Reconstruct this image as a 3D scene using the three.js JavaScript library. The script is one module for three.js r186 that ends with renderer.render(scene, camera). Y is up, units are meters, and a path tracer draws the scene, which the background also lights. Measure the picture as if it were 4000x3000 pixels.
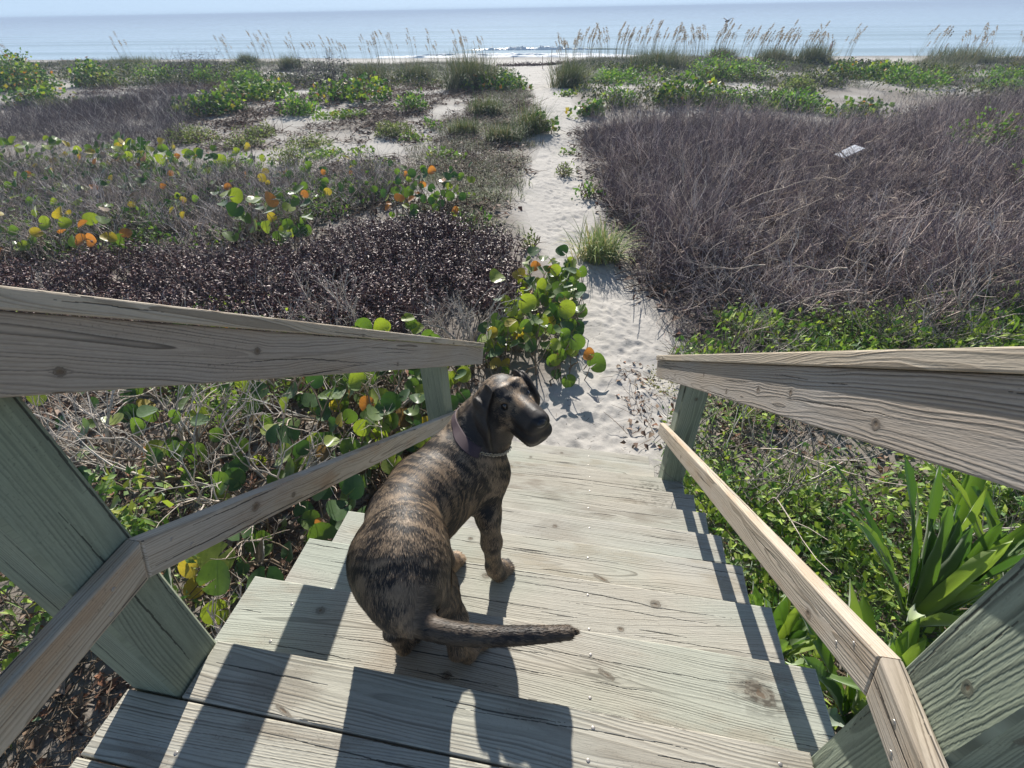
import * as THREE from 'three';
import { mergeGeometries } from 'three/addons/utils/BufferGeometryUtils.js';

// ---------- camera, sky, sun, exposure ----------
const scene = new THREE.Scene();
const camera = new THREE.PerspectiveCamera(75.98, 4 / 3, 0.01, 6000);
camera.rotation.order = 'YXZ';
camera.position.set(0, 3.035, 0);
camera.rotation.set(-0.65164, 0.1853, -0.0187);
const renderer = new THREE.WebGLRenderer({ antialias: true });
renderer.setSize(1024, 768);
renderer.toneMapping = THREE.LinearToneMapping;
renderer.toneMappingExposure = 1.55;
renderer.shadowMap.enabled = true;

const SUN_AZ = 10.5 * Math.PI / 180, SUN_EL = 27.5 * Math.PI / 180;
const SUN = new THREE.Vector3(-Math.sin(SUN_AZ) * Math.cos(SUN_EL), Math.sin(SUN_EL), -Math.cos(SUN_AZ) * Math.cos(SUN_EL));
const sun = new THREE.DirectionalLight(new THREE.Color().setRGB(1, 0.95, 0.87), 5);
sun.position.copy(SUN).multiplyScalar(60);
sun.target.position.set(0, 0, -6);
sun.castShadow = true;
Object.assign(sun.shadow.camera, { left: -40, right: 40, top: 40, bottom: -40, near: 1, far: 200 });
sun.shadow.camera.updateProjectionMatrix();
sun.shadow.mapSize.set(4096, 4096);
sun.shadow.radius = 1;
sun.name = 'sun_light';
scene.add(sun, sun.target);
sun.target.name = 'sun_target';

{ // hazy morning sky: pale at the horizon, blue overhead, a soft glow round the sun
  const W = 1024, H = 512, d = new Float32Array(W * H * 4);
  for (let j = 0; j < H; j++) {
    const el = (j + 0.5) / H * Math.PI - Math.PI / 2, ce = Math.cos(el), y = Math.sin(el);
    for (let i = 0; i < W; i++) {
      const az = ((i + 0.5) / W - 0.5) * 2 * Math.PI, x = Math.cos(az) * ce, z = Math.sin(az) * ce;
      const g = Math.acos(Math.min(1, x * SUN.x + y * SUN.y + z * SUN.z));
      const e = Math.max(0, el), k = Math.exp(-e / 0.30), k2 = Math.exp(-e / 0.6);
      const glow = 0.42 * Math.exp(-g / 0.16) + 0.12 * Math.exp(-g / 0.5);
      const o = (j * W + i) * 4;
      d[o] = 0.03 + 0.03 * k2 + 0.30 * k + glow * 1.0;
      d[o + 1] = 0.07 + 0.05 * k2 + 0.36 * k + glow * 0.95;
      d[o + 2] = 0.16 + 0.06 * k2 + 0.40 * k + glow * 0.86;
      d[o + 3] = 1;
    }
  }
  const t = new THREE.DataTexture(d, W, H, THREE.RGBAFormat, THREE.FloatType);
  t.mapping = THREE.EquirectangularReflectionMapping; t.magFilter = t.minFilter = THREE.LinearFilter; t.needsUpdate = true;
  scene.background = t; scene.environment = t;
}
scene.fog = new THREE.FogExp2(0xcfe4ff, 0.0014);

// ---------- helpers ----------
const V3 = (x, y, z) => new THREE.Vector3(x, y, z);
function rng(seed) { let a = seed >>> 0; return () => { a |= 0; a = a + 0x6D2B79F5 | 0; let t = Math.imul(a ^ a >>> 15, 1 | a); t = t + Math.imul(t ^ t >>> 7, 61 | t) ^ t; return ((t ^ t >>> 14) >>> 0) / 4294967296; }; }
const sm = (a, b, x) => { const t = Math.min(1, Math.max(0, (x - a) / (b - a))); return t * t * (3 - 2 * t); };
const lerp = (a, b, t) => a + (b - a) * t;
const h2 = (x, y) => { let n = Math.imul(x, 374761393) + Math.imul(y, 668265263); n = Math.imul(n ^ n >>> 13, 1274126177); return ((n ^ n >>> 16) >>> 0) / 4294967296; };
function n2(x, y) { const i = Math.floor(x), j = Math.floor(y), u = x - i, v = y - j, a = u * u * (3 - 2 * u), b = v * v * (3 - 2 * v); return lerp(lerp(h2(i, j), h2(i + 1, j), a), lerp(h2(i, j + 1), h2(i + 1, j + 1), a), b) * 2 - 1; }
function n3(x, y, z) { const k = Math.floor(z), w = z - k, c = w * w * (3 - 2 * w); return lerp(n2(x + k * 17.13, y + k * 9.71), n2(x + (k + 1) * 17.13, y + (k + 1) * 9.71), c); }
const fbm = (x, y, o = 4) => { let s = 0, a = 0.5; for (let i = 0; i < o; i++) { s += a * n2(x, y); x = x * 2.03 + 11.7; y = y * 2.03 + 5.3; a *= 0.5; } return s; };
const lin = (r, g, b) => new THREE.Color().setRGB(r, g, b);
const used = {};
function numbered(n) { const k = used[n] = (used[n] ?? -1) + 1; return k ? `${n}_${String(k).padStart(3, '0')}` : n; }
function tag(o, label, category, group, kind) { if (label) o.userData.label = label; if (category) o.userData.category = category; if (group) o.userData.group = group; if (kind) o.userData.kind = kind; return o; }
function thing(name, label, category, p = [0, 0, 0], turn = 0, group, kind) { const o = new THREE.Group(); o.name = numbered(name); o.position.set(...p); o.rotation.y = turn; scene.add(o); return tag(o, label, category, group, kind); }
function part(name, geo, mat, parent = scene, kind) { const m = new THREE.Mesh(geo, mat); m.name = parent === scene ? numbered(name) : name; m.castShadow = m.receiveShadow = true; parent.add(m); if (kind) m.userData.kind = kind; return m; }
function dataTex(w, h, px, srgb, rep = true) { const t = new THREE.DataTexture(px, w, h, THREE.RGBAFormat); t.magFilter = THREE.LinearFilter; t.minFilter = THREE.LinearMipmapLinearFilter; t.generateMipmaps = true; if (rep) t.wrapS = t.wrapT = THREE.RepeatWrapping; if (srgb) t.colorSpace = THREE.SRGBColorSpace; t.needsUpdate = true; return t; }
const toS = c => Math.round(255 * Math.min(1, Math.max(0, c <= 0.0031308 ? c * 12.92 : 1.055 * Math.pow(c, 1 / 2.4) - 0.055)));
function geoFrom(pos, idx, opt = {}) { const g = new THREE.BufferGeometry(); g.setAttribute('position', new THREE.Float32BufferAttribute(pos, 3)); if (opt.uv) g.setAttribute('uv', new THREE.Float32BufferAttribute(opt.uv, 2)); if (opt.color) g.setAttribute('color', new THREE.Float32BufferAttribute(opt.color, 3)); if (idx) g.setIndex(idx); if (opt.normal) g.setAttribute('normal', new THREE.Float32BufferAttribute(opt.normal, 3)); else g.computeVertexNormals(); return g; }
// a growing list of triangles, for twigs, leaves and blades
class Tri {
  constructor() { this.p = []; this.i = []; this.c = []; this.uv = []; this.col = [1, 1, 1]; }
  v(x, y, z, u = 0, w = 0) { this.p.push(x, y, z); this.c.push(...this.col); this.uv.push(u, w); return this.p.length / 3 - 1; }
  t(a, b, c) { this.i.push(a, b, c); }
  // tapered tube through points with radii
  tube(pts, rad, sides = 4) {
    const up = V3(0.31, 0.9, 0.3), a = V3(), b = V3(), d = V3(); let prev = null;
    for (let k = 0; k < pts.length; k++) {
      d.copy(pts[Math.min(k + 1, pts.length - 1)]).sub(pts[Math.max(k - 1, 0)]).normalize();
      a.crossVectors(d, up); if (a.lengthSq() < 1e-4) a.set(1, 0, 0); a.normalize(); b.crossVectors(a, d);
      const ring = [];
      for (let s = 0; s < sides; s++) { const t = s / sides * 6.2832; ring.push(this.v(pts[k].x + rad[k] * (a.x * Math.cos(t) + b.x * Math.sin(t)), pts[k].y + rad[k] * (a.y * Math.cos(t) + b.y * Math.sin(t)), pts[k].z + rad[k] * (a.z * Math.cos(t) + b.z * Math.sin(t)), s / sides, k)); }
      if (prev) for (let s = 0; s < sides; s++) { const e = (s + 1) % sides; this.t(prev[s], ring[s], prev[e]); this.t(prev[e], ring[s], ring[e]); }
      prev = ring;
    }
  }
  // an oval leaf: base point, direction, normal, length, width, bend
  leaf(p, d, n, len, wid, bend = 0.15, fold = 0.1) {
    const s = V3().crossVectors(d, n).normalize(), q = (a, b, c) => this.v(p.x + d.x * a + s.x * b + n.x * c, p.y + d.y * a + s.y * b + n.y * c, p.z + d.z * a + s.z * b + n.z * c);
    const v0 = q(0, 0, 0), a1 = q(len * .4, wid / 2, wid * fold), a2 = q(len * .4, -wid / 2, wid * fold), m = q(len * .45, 0, -len * bend * .2), e = q(len, 0, -len * bend);
    this.t(v0, m, a1); this.t(v0, a2, m); this.t(a1, m, e); this.t(m, a2, e);
  }
  blade(p, d, len, wid, droop, side) { // grass blade in three pieces
    const s = side ?? V3(-d.z, 0, d.x).normalize(); let a, b;
    for (let k = 0; k <= 3; k++) { const t = k / 3, w = wid * (1 - t * t) / 2 + 0.0004, x = p.x + d.x * len * t, z = p.z + d.z * len * t, y = p.y + len * d.y * t - droop * len * t * t; const na = this.v(x + s.x * w, y, z + s.z * w), nb = this.v(x - s.x * w, y, z - s.z * w); if (k) { this.t(a, na, b); this.t(b, na, nb); } a = na; b = nb; }
  }
  geo() { return geoFrom(this.p, this.i, { color: this.c, uv: this.uv }); }
}
const RV = R => { const z = R() * 2 - 1, t = R() * 6.2832, r = Math.sqrt(1 - z * z); return V3(r * Math.cos(t), z, r * Math.sin(t)); };
// ---------- wood: rings cut lengthwise, knots, checks, weathering ----------
function woodTex(o) {
  const { w = 1024, h = 256, L = 1.8, B = 0.29, seed = 1, ring = 0.0056, depth = 0.05, off = 0.5, knots = [], early, late, grey, greyAmt = 0.4, stain, stainAmt = 0, cracks = 10, warp = 1, blotch, green, greenAmt = 0 } = o;
  const R = rng(seed), S = seed * 7.31, px = new Uint8Array(w * h * 4), bp = new Uint8Array(w * h * 4), hgt = new Float32Array(w * h);
  const cr = []; for (let k = 0; k < cracks; k++) cr.push([R() * L, 0.1 + R() * R() * L * 0.6, R() * B, 0.0006 + R() * 0.0010, R() * 99]);
  for (let j = 0; j < h; j++) for (let i = 0; i < w; i++) {
    const x = i / w * L, y = j / h * B;
    let yc = (off + 0.25 * n2(x * 0.9 + S, 3.1)) * B, dp = depth * (1 + 0.75 * n2(x * 1.1, S)) + 0.004;
    let yy = y, kn = 0, kr = 0, halo = 0;
    let bend = 0;
    for (const [kx, ky, ks, lean = 0] of knots) {
      const dx = x - kx - (y - ky) * lean, dy = y - ky, q = Math.hypot(dx * 0.8, dy) / ks;
      bend += Math.sign(dy) * ks * 0.6 * Math.exp(-(dx * dx) / (ks * ks * 3.4)) * Math.exp(-Math.abs(dy) / (ks * 1.9));
      if (q < 1 + 0.16 * n2(x * 160, y * 160 + S)) { kn = 1; kr = q; } halo = Math.max(halo, Math.exp(-Math.max(0, q - 1) * 2.2));
    }
    yy -= bend;
    const r = Math.hypot(yy - yc, dp) + warp * (0.009 * n2(x * 1.9 + S, yy * 11) + 0.004 * n2(x * 5.3, yy * 24 + S) + 0.0012 * n2(x * 13, yy * 60 + S));
    let q = r / ring + 0.3 * n2(r * 300, S); let f = q - Math.floor(q); const rid = Math.floor(q);
    let lw = sm(0.35, 0.86, f) * (1 - sm(0.9, 1, f)); lw *= (0.35 + 0.65 * h2(rid, seed)) * (0.55 + 0.45 * sm(-0.5, 0.4, n2(x * 3.1 + rid * 7.7, S + rid))) * (o.lw ?? 1);
    if (kn) { const kf = kr * 4.2 + 0.5 * n2(x * 90, y * 90); lw = 0.45 + 0.5 * sm(0.4, 0.9, kf - Math.floor(kf)); }
    const fib = n2(x * 38 + S, y * 1300) * 0.6 + n2(x * 150, y * 2600 + S) * 0.5 + 0.5 * n2(x * 14, y * 520 + S), pat = 0.5 + 0.5 * fbm(x * 2.2 + S, y * 7, 4) * 1.6, pat2 = fbm(x * 5 + 40, y * 16 + S, 4);
    let c = [0, 1, 2].map(k => lerp(early[k], late[k], lw));
    const ga = Math.min(1, Math.max(0, greyAmt * 1.6 * pat)) * (1 - 0.5 * lw); c = c.map((v, k) => lerp(v, grey[k] * (1 - 0.45 * lw), ga));
    if (greenAmt) { const t = greenAmt * sm(-0.25, 0.35, fbm(x * 1.4 + S * 2, y * 4 + 9, 3)); c = c.map((v, k) => lerp(v, green[k] * (1 - 0.4 * lw), t)); }
    if (stainAmt) { const t = stainAmt * sm(0.08, 0.5, pat2 + 0.35 * fib * 0.5); c = c.map((v, k) => lerp(v, stain[k], t)); }
    if (blotch) for (const [bx, by, bw, bh, amt] of blotch) { const t = amt * Math.exp(-(((x - bx) / bw) ** 2) - ((y - by) / bh) ** 2) * sm(-0.45, 0.35, n2(x * 60, y * 180) + 0.7 * n2(x * 14, y * 60)); c = c.map((v, k) => lerp(v, [0.045, 0.04, 0.03][k], t)); }
    let ht = 0.45 + 0.32 * lw + 0.09 * fib;
    if (kn) { c = c.map((v, k) => lerp(v * 0.8, [0.13, 0.085, 0.05][k], kr < 0.35 + 0.3 * n2(x * 120, y * 120) ? 0.75 : 0.22)); ht = 0.62 - 0.3 * sm(0.6, 0.2, kr); } else if (halo > 0.1) c = c.map(v => v * (1 - 0.2 * halo));
    for (const [cx, cl, cy, cw, cs] of cr) { const t = (x - cx) / cl; if (t < 0 || t > 1) continue; const yk = cy + 0.012 * n2(x * 2.1 + cs, cs) + 0.0015 * n2(x * 30, cs), e = Math.abs(yy - yk), ww = cw * Math.sin(Math.PI * Math.min(1, t)) * 1.4; if (e < ww) { c = c.map(v => v * 0.22); ht = 0; } }
    const sp = n2(x * 420, y * 420 + S), br = 1 + 0.13 * fib - 0.35 * sm(0.62, 0.9, sp) * sm(-0.1, 0.5, pat2 + 0.1); const a = (j * w + i) * 4;
    for (let k = 0; k < 3; k++) px[a + k] = toS(Math.max(0.004, c[k] * br)); px[a + 3] = 255;
    const hv = Math.max(0, Math.min(255, Math.round(ht * 255))); bp[a] = bp[a + 1] = bp[a + 2] = hv; bp[a + 3] = 255;
  }
  return new THREE.MeshStandardMaterial({ map: dataTex(w, h, px, true), bumpMap: dataTex(w, h, bp, false), bumpScale: o.bump ?? 0.0022, roughness: 0.82, name: 'weathered_wood' });
}
// a board: profile polygon (points [a, b] in a plane) pushed through a thickness, edges eased; uv runs along `dir`
function slab(poly, t0, t1, place, dir, Ltex, Btex, ease = 0.004, uo = 0, vo = 0) {
  const n = poly.length, cx = poly.reduce((s, p) => s + p[0], 0) / n, cy = poly.reduce((s, p) => s + p[1], 0) / n;
  let area = 0; for (let i = 0; i < n; i++) { const a = poly[i], b = poly[(i + 1) % n]; area += a[0] * b[1] - b[0] * a[1]; }
  const P = area < 0 ? poly.slice().reverse() : poly;
  const inset = e => P.map((p, i) => { const a = P[(i + n - 1) % n], b = P[(i + 1) % n]; const u = [p[0] - a[0], p[1] - a[1]], v = [b[0] - p[0], b[1] - p[1]], lu = Math.hypot(...u), lv = Math.hypot(...v); const n1 = [-u[1] / lu, u[0] / lu], n2_ = [-v[1] / lv, v[0] / lv]; const k = 1 + n1[0] * n2_[0] + n1[1] * n2_[1]; return [p[0] + e * (n1[0] + n2_[0]) / k, p[1] + e * (n1[1] + n2_[1]) / k]; });
  const rings = [[inset(ease), t0], [inset(ease * 0.3), t0 + ease * 0.3], [P, t0 + ease], [P, t1 - ease], [inset(ease * 0.3), t1 - ease * 0.3], [inset(ease), t1]];
  const pos = [], uv = [];
  const D = dir, N = [-dir[1], dir[0]];
  const put = (p, t, side) => { pos.push(...place(p[0], p[1], t)); const u = (p[0] * D[0] + p[1] * D[1]) / Ltex, v = (p[0] * N[0] + p[1] * N[1] + (side ? (t - t0) : 0)) / Btex; uv.push(u + uo, v + vo); };
  const tri = (a, b, c, s) => { put(...a, s); put(...b, s); put(...c, s); };
  for (let r = 0; r < 5; r++) for (let i = 0; i < n; i++) { const j = (i + 1) % n, a = [rings[r][0][i], rings[r][1]], b = [rings[r][0][j], rings[r][1]], c = [rings[r + 1][0][i], rings[r + 1][1]], d = [rings[r + 1][0][j], rings[r + 1][1]]; tri(a, b, c, true); tri(b, d, c, true); }
  const cap = (ring, flip) => { const [q, t] = ring; for (let i = 1; i < n - 1; i++) flip ? tri([q[0], t], [q[i + 1], t], [q[i], t], false) : tri([q[0], t], [q[i], t], [q[i + 1], t], false); };
  cap(rings[0], true); cap(rings[5], false);
  const g = geoFrom(pos, null, { uv });
  // turn inside-out meshes round
  const c = V3(...place(cx, cy, (t0 + t1) / 2)), pa = g.attributes.position, na = g.attributes.normal; let s = 0;
  for (let i = 0; i < pa.count; i += 3) s += (pa.getX(i) - c.x) * na.getX(i) + (pa.getY(i) - c.y) * na.getY(i) + (pa.getZ(i) - c.z) * na.getZ(i);
  if (s < 0) { for (const k of ['position', 'uv']) { const A = g.attributes[k], z = A.itemSize, arr = A.array; for (let i = 0; i < A.count; i += 3) for (let q = 0; q < z; q++) { const x = arr[(i + 1) * z + q]; arr[(i + 1) * z + q] = arr[(i + 2) * z + q]; arr[(i + 2) * z + q] = x; } } g.computeVertexNormals(); }
  return g;
}
const flat = (x0, x1, z0, z1) => [[x0, z0], [x1, z0], [x1, z1], [x0, z1]];
// ---------- stairs ----------
const RUN = 0.28, RISE = 0.1787, Z0 = -0.4835, XL = -1.0445, XR = 0.725, Y0 = 1.698, PL = -0.915, PR = 0.58;
const TRD = { early: [0.47, 0.43, 0.35], late: [0.18, 0.155, 0.118], grey: [0.475, 0.475, 0.43], green: [0.40, 0.44, 0.365], L: 1.9, B: 0.30, w: 1024, h: 256, lw: 1 };
const treadMats = [
  woodTex({ ...TRD, lw: 1.3, seed: 11, off: 0.1, depth: 0.03, ring: 0.0062, greyAmt: 0.35, stain: [0.2, 0.17, 0.13], stainAmt: 0.5, greenAmt: 0.35, knots: [[0.42, 0.13, 0.011, 2.2], [1.05, 0.2, 0.012]], cracks: 22 }),
  woodTex({ ...TRD, seed: 23, off: 0.75, depth: 0.02, ring: 0.0055, greyAmt: 0.5, greenAmt: 0.75, knots: [[0.5, 0.1, 0.014, 2.6], [1.15, 0.22, 0.012], [1.3, 0.17, 0.010], [1.42, 0.06, 0.016], [0.8, 0.05, 0.012]], cracks: 22 }),
  woodTex({ ...TRD, seed: 37, off: 0.4, depth: 0.012, ring: 0.006, greyAmt: 0.45, greenAmt: 0.55, stain: [0.27, 0.21, 0.15], stainAmt: 0.4, knots: [[0.75, 0.2, 0.012], [1.2, 0.12, 0.014, 1.5], [0.3, 0.08, 0.012], [1.62, 0.1, 0.03, 0.4]], blotch: [[1.62, 0.1, 0.06, 0.05, 0.9], [1.2, 0.12, 0.07, 0.03, 0.5]], cracks: 18 }),
  woodTex({ ...TRD, lw: 1.25, seed: 41, off: 0.95, depth: 0.04, ring: 0.005, greyAmt: 0.3, stain: [0.16, 0.12, 0.07], stainAmt: 0.65, greenAmt: 0.25, blotch: [[1.6, 0.12, 0.12, 0.06, 0.8], [1.45, 0.2, 0.2, 0.05, 0.5]], knots: [[1.5, 0.16, 0.014]], cracks: 22 }),
  woodTex({ ...TRD, lw: 1.1, seed: 203, off: 0.6, depth: 0.015, ring: 0.0068, greyAmt: 0.55, greenAmt: 0.4, knots: [[0.35, 0.2, 0.013], [1.0, 0.08, 0.011], [1.5, 0.18, 0.012]], stain: [0.22, 0.19, 0.15], stainAmt: 0.35, cracks: 20 }),
  woodTex({ ...TRD, lw: 0.9, seed: 217, off: 0.25, depth: 0.05, ring: 0.0052, greyAmt: 0.4, greenAmt: 0.6, knots: [[0.7, 0.06, 0.01], [1.28, 0.16, 0.016, 1.8]], stain: [0.3, 0.25, 0.17], stainAmt: 0.45, blotch: [[0.3, 0.2, 0.25, 0.05, 0.35]], cracks: 24 }),
  woodTex({ ...TRD, lw: 1.3, seed: 229, off: 0.85, depth: 0.01, ring: 0.006, greyAmt: 0.35, greenAmt: 0.25, knots: [[0.9, 0.2, 0.015, -1.5]], stain: [0.18, 0.14, 0.1], stainAmt: 0.5, blotch: [[1.55, 0.1, 0.15, 0.05, 0.5]], cracks: 22 }),
];
const GREYRAIL = woodTex({ L: 3.7, B: 0.2, w: 2048, h: 192, seed: 52, off: 0.3, depth: 0.02, ring: 0.0075, early: [0.41, 0.33, 0.25], late: [0.125, 0.096, 0.072], grey: [0.41, 0.38, 0.35], greyAmt: 0.55, knots: [[0.95, 0.09, 0.011], [2.1, 0.07, 0.01], [2.45, 0.1, 0.012], [2.7, 0.11, 0.01], [3.1, 0.08, 0.012], [1.7, 0.12, 0.009]], cracks: 16, bump: 0.003 });
const BROWNRAIL = woodTex({ L: 3.7, B: 0.2, w: 2048, h: 192, seed: 66, off: 0.55, depth: 0.006, ring: 0.0068, early: [0.41, 0.33, 0.25], late: [0.125, 0.096, 0.072], grey: [0.41, 0.38, 0.35], greyAmt: 0.45, knots: [[0.5, 0.17, 0.008], [2.9, 0.1, 0.011], [1.9, 0.05, 0.008], [3.4, 0.06, 0.009]], cracks: 12, bump: 0.0025 });
const CAPWOOD = woodTex({ L: 3.7, B: 0.2, w: 2048, h: 192, seed: 71, off: 0.2, depth: 0.03, ring: 0.006, early: [0.52, 0.42, 0.30], late: [0.19, 0.14, 0.09], grey: [0.46, 0.42, 0.36], greyAmt: 0.45, knots: [[1.0, 0.03, 0.016], [2.3, 0.03, 0.012]], cracks: 10, bump: 0.0025 });
const GRABWOOD = woodTex({ L: 2.8, B: 0.14, w: 2048, h: 128, seed: 83, off: 0.6, depth: 0.02, ring: 0.0055, early: [0.50, 0.41, 0.30], late: [0.20, 0.15, 0.10], grey: [0.50, 0.46, 0.41], greyAmt: 0.45, stain: [0.34, 0.2, 0.09], stainAmt: 0.3, knots: [[2.45, 0.05, 0.011], [0.9, 0.06, 0.009]], cracks: 12, bump: 0.0025 });
const DARKGRAB = woodTex({ L: 2.8, B: 0.14, w: 2048, h: 128, seed: 95, off: 0.4, depth: 0.02, ring: 0.0055, early: [0.50, 0.41, 0.30], late: [0.20, 0.15, 0.10], grey: [0.50, 0.46, 0.41], greyAmt: 0.45, stain: [0.36, 0.2, 0.09], stainAmt: 0.45, knots: [[2.38, 0.07, 0.013], [2.2, 0.05, 0.008], [0.6, 0.05, 0.008]], cracks: 12, bump: 0.002 });
const POSTWOOD = woodTex({ L: 3, B: 0.16, w: 2048, h: 128, seed: 104, off: 0.3, depth: 0.025, ring: 0.0075, early: [0.26, 0.30, 0.21], late: [0.09, 0.108, 0.078], grey: [0.28, 0.315, 0.27], greyAmt: 0.4, knots: [[2.25, 0.1, 0.011], [1.32, 0.06, 0.011], [1.0, 0.1, 0.01]], cracks: 7, bump: 0.003 });
const POSTWOOD2 = woodTex({ L: 3, B: 0.16, w: 2048, h: 128, seed: 118, off: 0.7, depth: 0.02, ring: 0.008, early: [0.26, 0.295, 0.205], late: [0.105, 0.122, 0.088], grey: [0.26, 0.29, 0.235], greyAmt: 0.4, knots: [[2.05, 0.03, 0.01]], cracks: 6, bump: 0.0018 });
const SCREW = new THREE.MeshStandardMaterial({ color: lin(0.45, 0.42, 0.39), metalness: 0.8, roughness: 0.45 });
const screwGeo = new THREE.LatheGeometry([[0, 0.0016], [0.0022, 0.0012], [0.0036, 0.0014], [0.0048, 0.0004], [0.0048, -0.004]].map(p => new THREE.Vector2(...p)), 10);

const stairs = thing('wooden_stairs', 'weathered wooden beach stairs going down to the sand path, brindle dog standing on them', 'stairs', [0, 0, 0]);
const RS = rng(5);
for (let i = 1; i <= 9; i++) {
  const y = Y0 - i * RISE, zn = Z0 - i * RUN, cut = i >= 8, x0 = (cut ? PL + 0.004 : XL) + (RS() - 0.5) * 0.008, x1 = (cut ? PR - 0.004 : XR) + (RS() - 0.5) * 0.010;
  const m = treadMats[[1, 2, 1, 5, 4, 0, 6, 3, 5, 4][i]];
  const g = slab(flat(x0, x1, zn, zn + 0.288), y - 0.038, y, (a, b, t) => [a, t, b], [1, 0], TRD.L, TRD.B, 0.005, 0.56 + [0, 0.0, 0.02, 0.04, 0.01, 0.03, 0.0, 0.02, 0.0, 0.04][i], -zn / TRD.B + 0.015);
  const tr = part('tread', g, m, stairs);
  for (const sx of [-0.86, 0.086, 0.62]) for (const dz of [0.07, 0.19]) if (!(cut && sx === 0.62)) { const s = part('screw', screwGeo, SCREW, tr); s.position.set(sx + (RS() - 0.5) * 0.02, y, zn + dz + (RS() - 0.5) * 0.02); }
}
for (let k = 0; k < 11; k++) {
  const z = Z0 + k * 0.1445, x0 = k ? XL - 0.01 + (RS() - 0.5) * 0.012 : PL + 0.006, x1 = k ? XR + (RS() - 0.5) * 0.012 : PR - 0.004;
  const m = treadMats[[0, 6, 3, 4, 2, 5][k % 6]];
  const b = part('landing_board', slab(flat(x0, x1, z, z + 0.1395), Y0 - 0.038, Y0 - (k % 2) * 0.0015, (a, b2, t) => [a, t, b2], [1, 0], TRD.L, TRD.B, 0.004, 0.56 + (k % 4) * 0.015, -z / TRD.B + (k % 2 ? 0.5 : 0.02)), m, stairs);
  for (const sx of [-0.84, 0.09, 0.5]) for (const dz of [0.035, 0.1]) { const s = part('screw', screwGeo, SCREW, b); s.position.set(sx + (RS() - 0.5) * 0.02, Y0 - (k % 2) * 0.0015, z + dz); }
}
const STR = new THREE.MeshStandardMaterial({ map: POSTWOOD2.map, bumpMap: POSTWOOD2.bumpMap, bumpScale: 0.002, roughness: 0.85 });
for (const x of [-0.87, -0.16, 0.54]) { // carriages under the treads
  const poly = [[-3.02, -0.25], [-3.02, 0.03]];
  for (let i = 9; i >= 1; i--) poly.push([Z0 - i * RUN + 0.03, Y0 - i * RISE - 0.04], [Z0 - (i - 1) * RUN + 0.03 - 0.002, Y0 - i * RISE - 0.04]);
  const low = [[Z0 + 0.03, Y0 - RISE - 0.04], [Z0 + 0.03, Y0 - RISE - 0.34], [-2.55, -0.25]];
  // sloping plank below the notches
  part('stringer', slab([[-3.0, -0.2], [-3.0, 0.02], [Z0, Y0 - RISE - 0.12], [Z0, Y0 - RISE - 0.40], [-2.7, -0.2]], x - 0.019, x + 0.019, (a, b, t) => [t, b, a], [0.84, 0.54], 3, 0.3, 0.003), STR, stairs);
  part('joist', slab([[Z0 + 0.02, Y0 - 0.04], [1.1, Y0 - 0.04], [1.1, Y0 - 0.22], [Z0 + 0.02, Y0 - 0.22]], x - 0.019, x + 0.019, (a, b, t) => [t, b, a], [1, 0], 3, 0.3, 0.003), STR, stairs);
  for (let i = 1; i <= 9; i++) { const z = Z0 - i * RUN, y = Y0 - i * RISE - 0.04; part('cleat', slab([[z + 0.03, y], [z + 0.27, y], [z + 0.27, y - 0.05], [z + 0.03, y - 0.2]], x - 0.017, x + 0.017, (a, b, t) => [t, b, a], [1, 0], 3, 0.3, 0.002), STR, stairs); }
}
// ---------- railings ----------
const box = (x0, x1, z0, z1, y0, y1, ease = 0.006, uo = 0, vo = 0) => slab(flat(z0, z1, x0, x1), y0, y1, (a, b, t) => [b, t, a], [1, 0], 0.16, 0.16, ease);
function postGeo(x0, x1, z0, z1, y0, y1, vo = 0) { // square post, grain upright
  const e = 0.007, c = [[x0 + e, z0], [x1 - e, z0], [x1, z0 + e], [x1, z1 - e], [x1 - e, z1], [x0 + e, z1], [x0, z1 - e], [x0, z0 + e]], pos = [], uv = []; let per = 0; const L = 3, B = 0.16;
  for (let i = 0; i < 8; i++) { const a = c[i], b = c[(i + 1) % 8], d = Math.hypot(b[0] - a[0], b[1] - a[1]); const q = [[a, y0, per], [b, y0, per + d], [b, y1, per + d], [a, y1, per]]; for (const k of [0, 2, 1, 0, 3, 2]) { const [p, y, s] = q[k]; pos.push(p[0], y, p[1]); const fl = (i & 2) ? 0.95 - (s - per) / B : 0.05 + (s - per) / B; uv.push(y / L + vo, i & 1 ? 0.03 : fl); } per += d; }
  for (const [y, f] of [[y0, 0], [y1, 1]]) for (let i = 1; i < 7; i++) for (const k of f ? [0, i + 1, i] : [0, i, i + 1]) { pos.push(c[k][0], y, c[k][1]); uv.push(c[k][0] * 2, c[k][1] * 2); }
  return geoFrom(pos, null, { uv });
}
const yz = x => (a, b, t) => [t, b, a];
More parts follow.
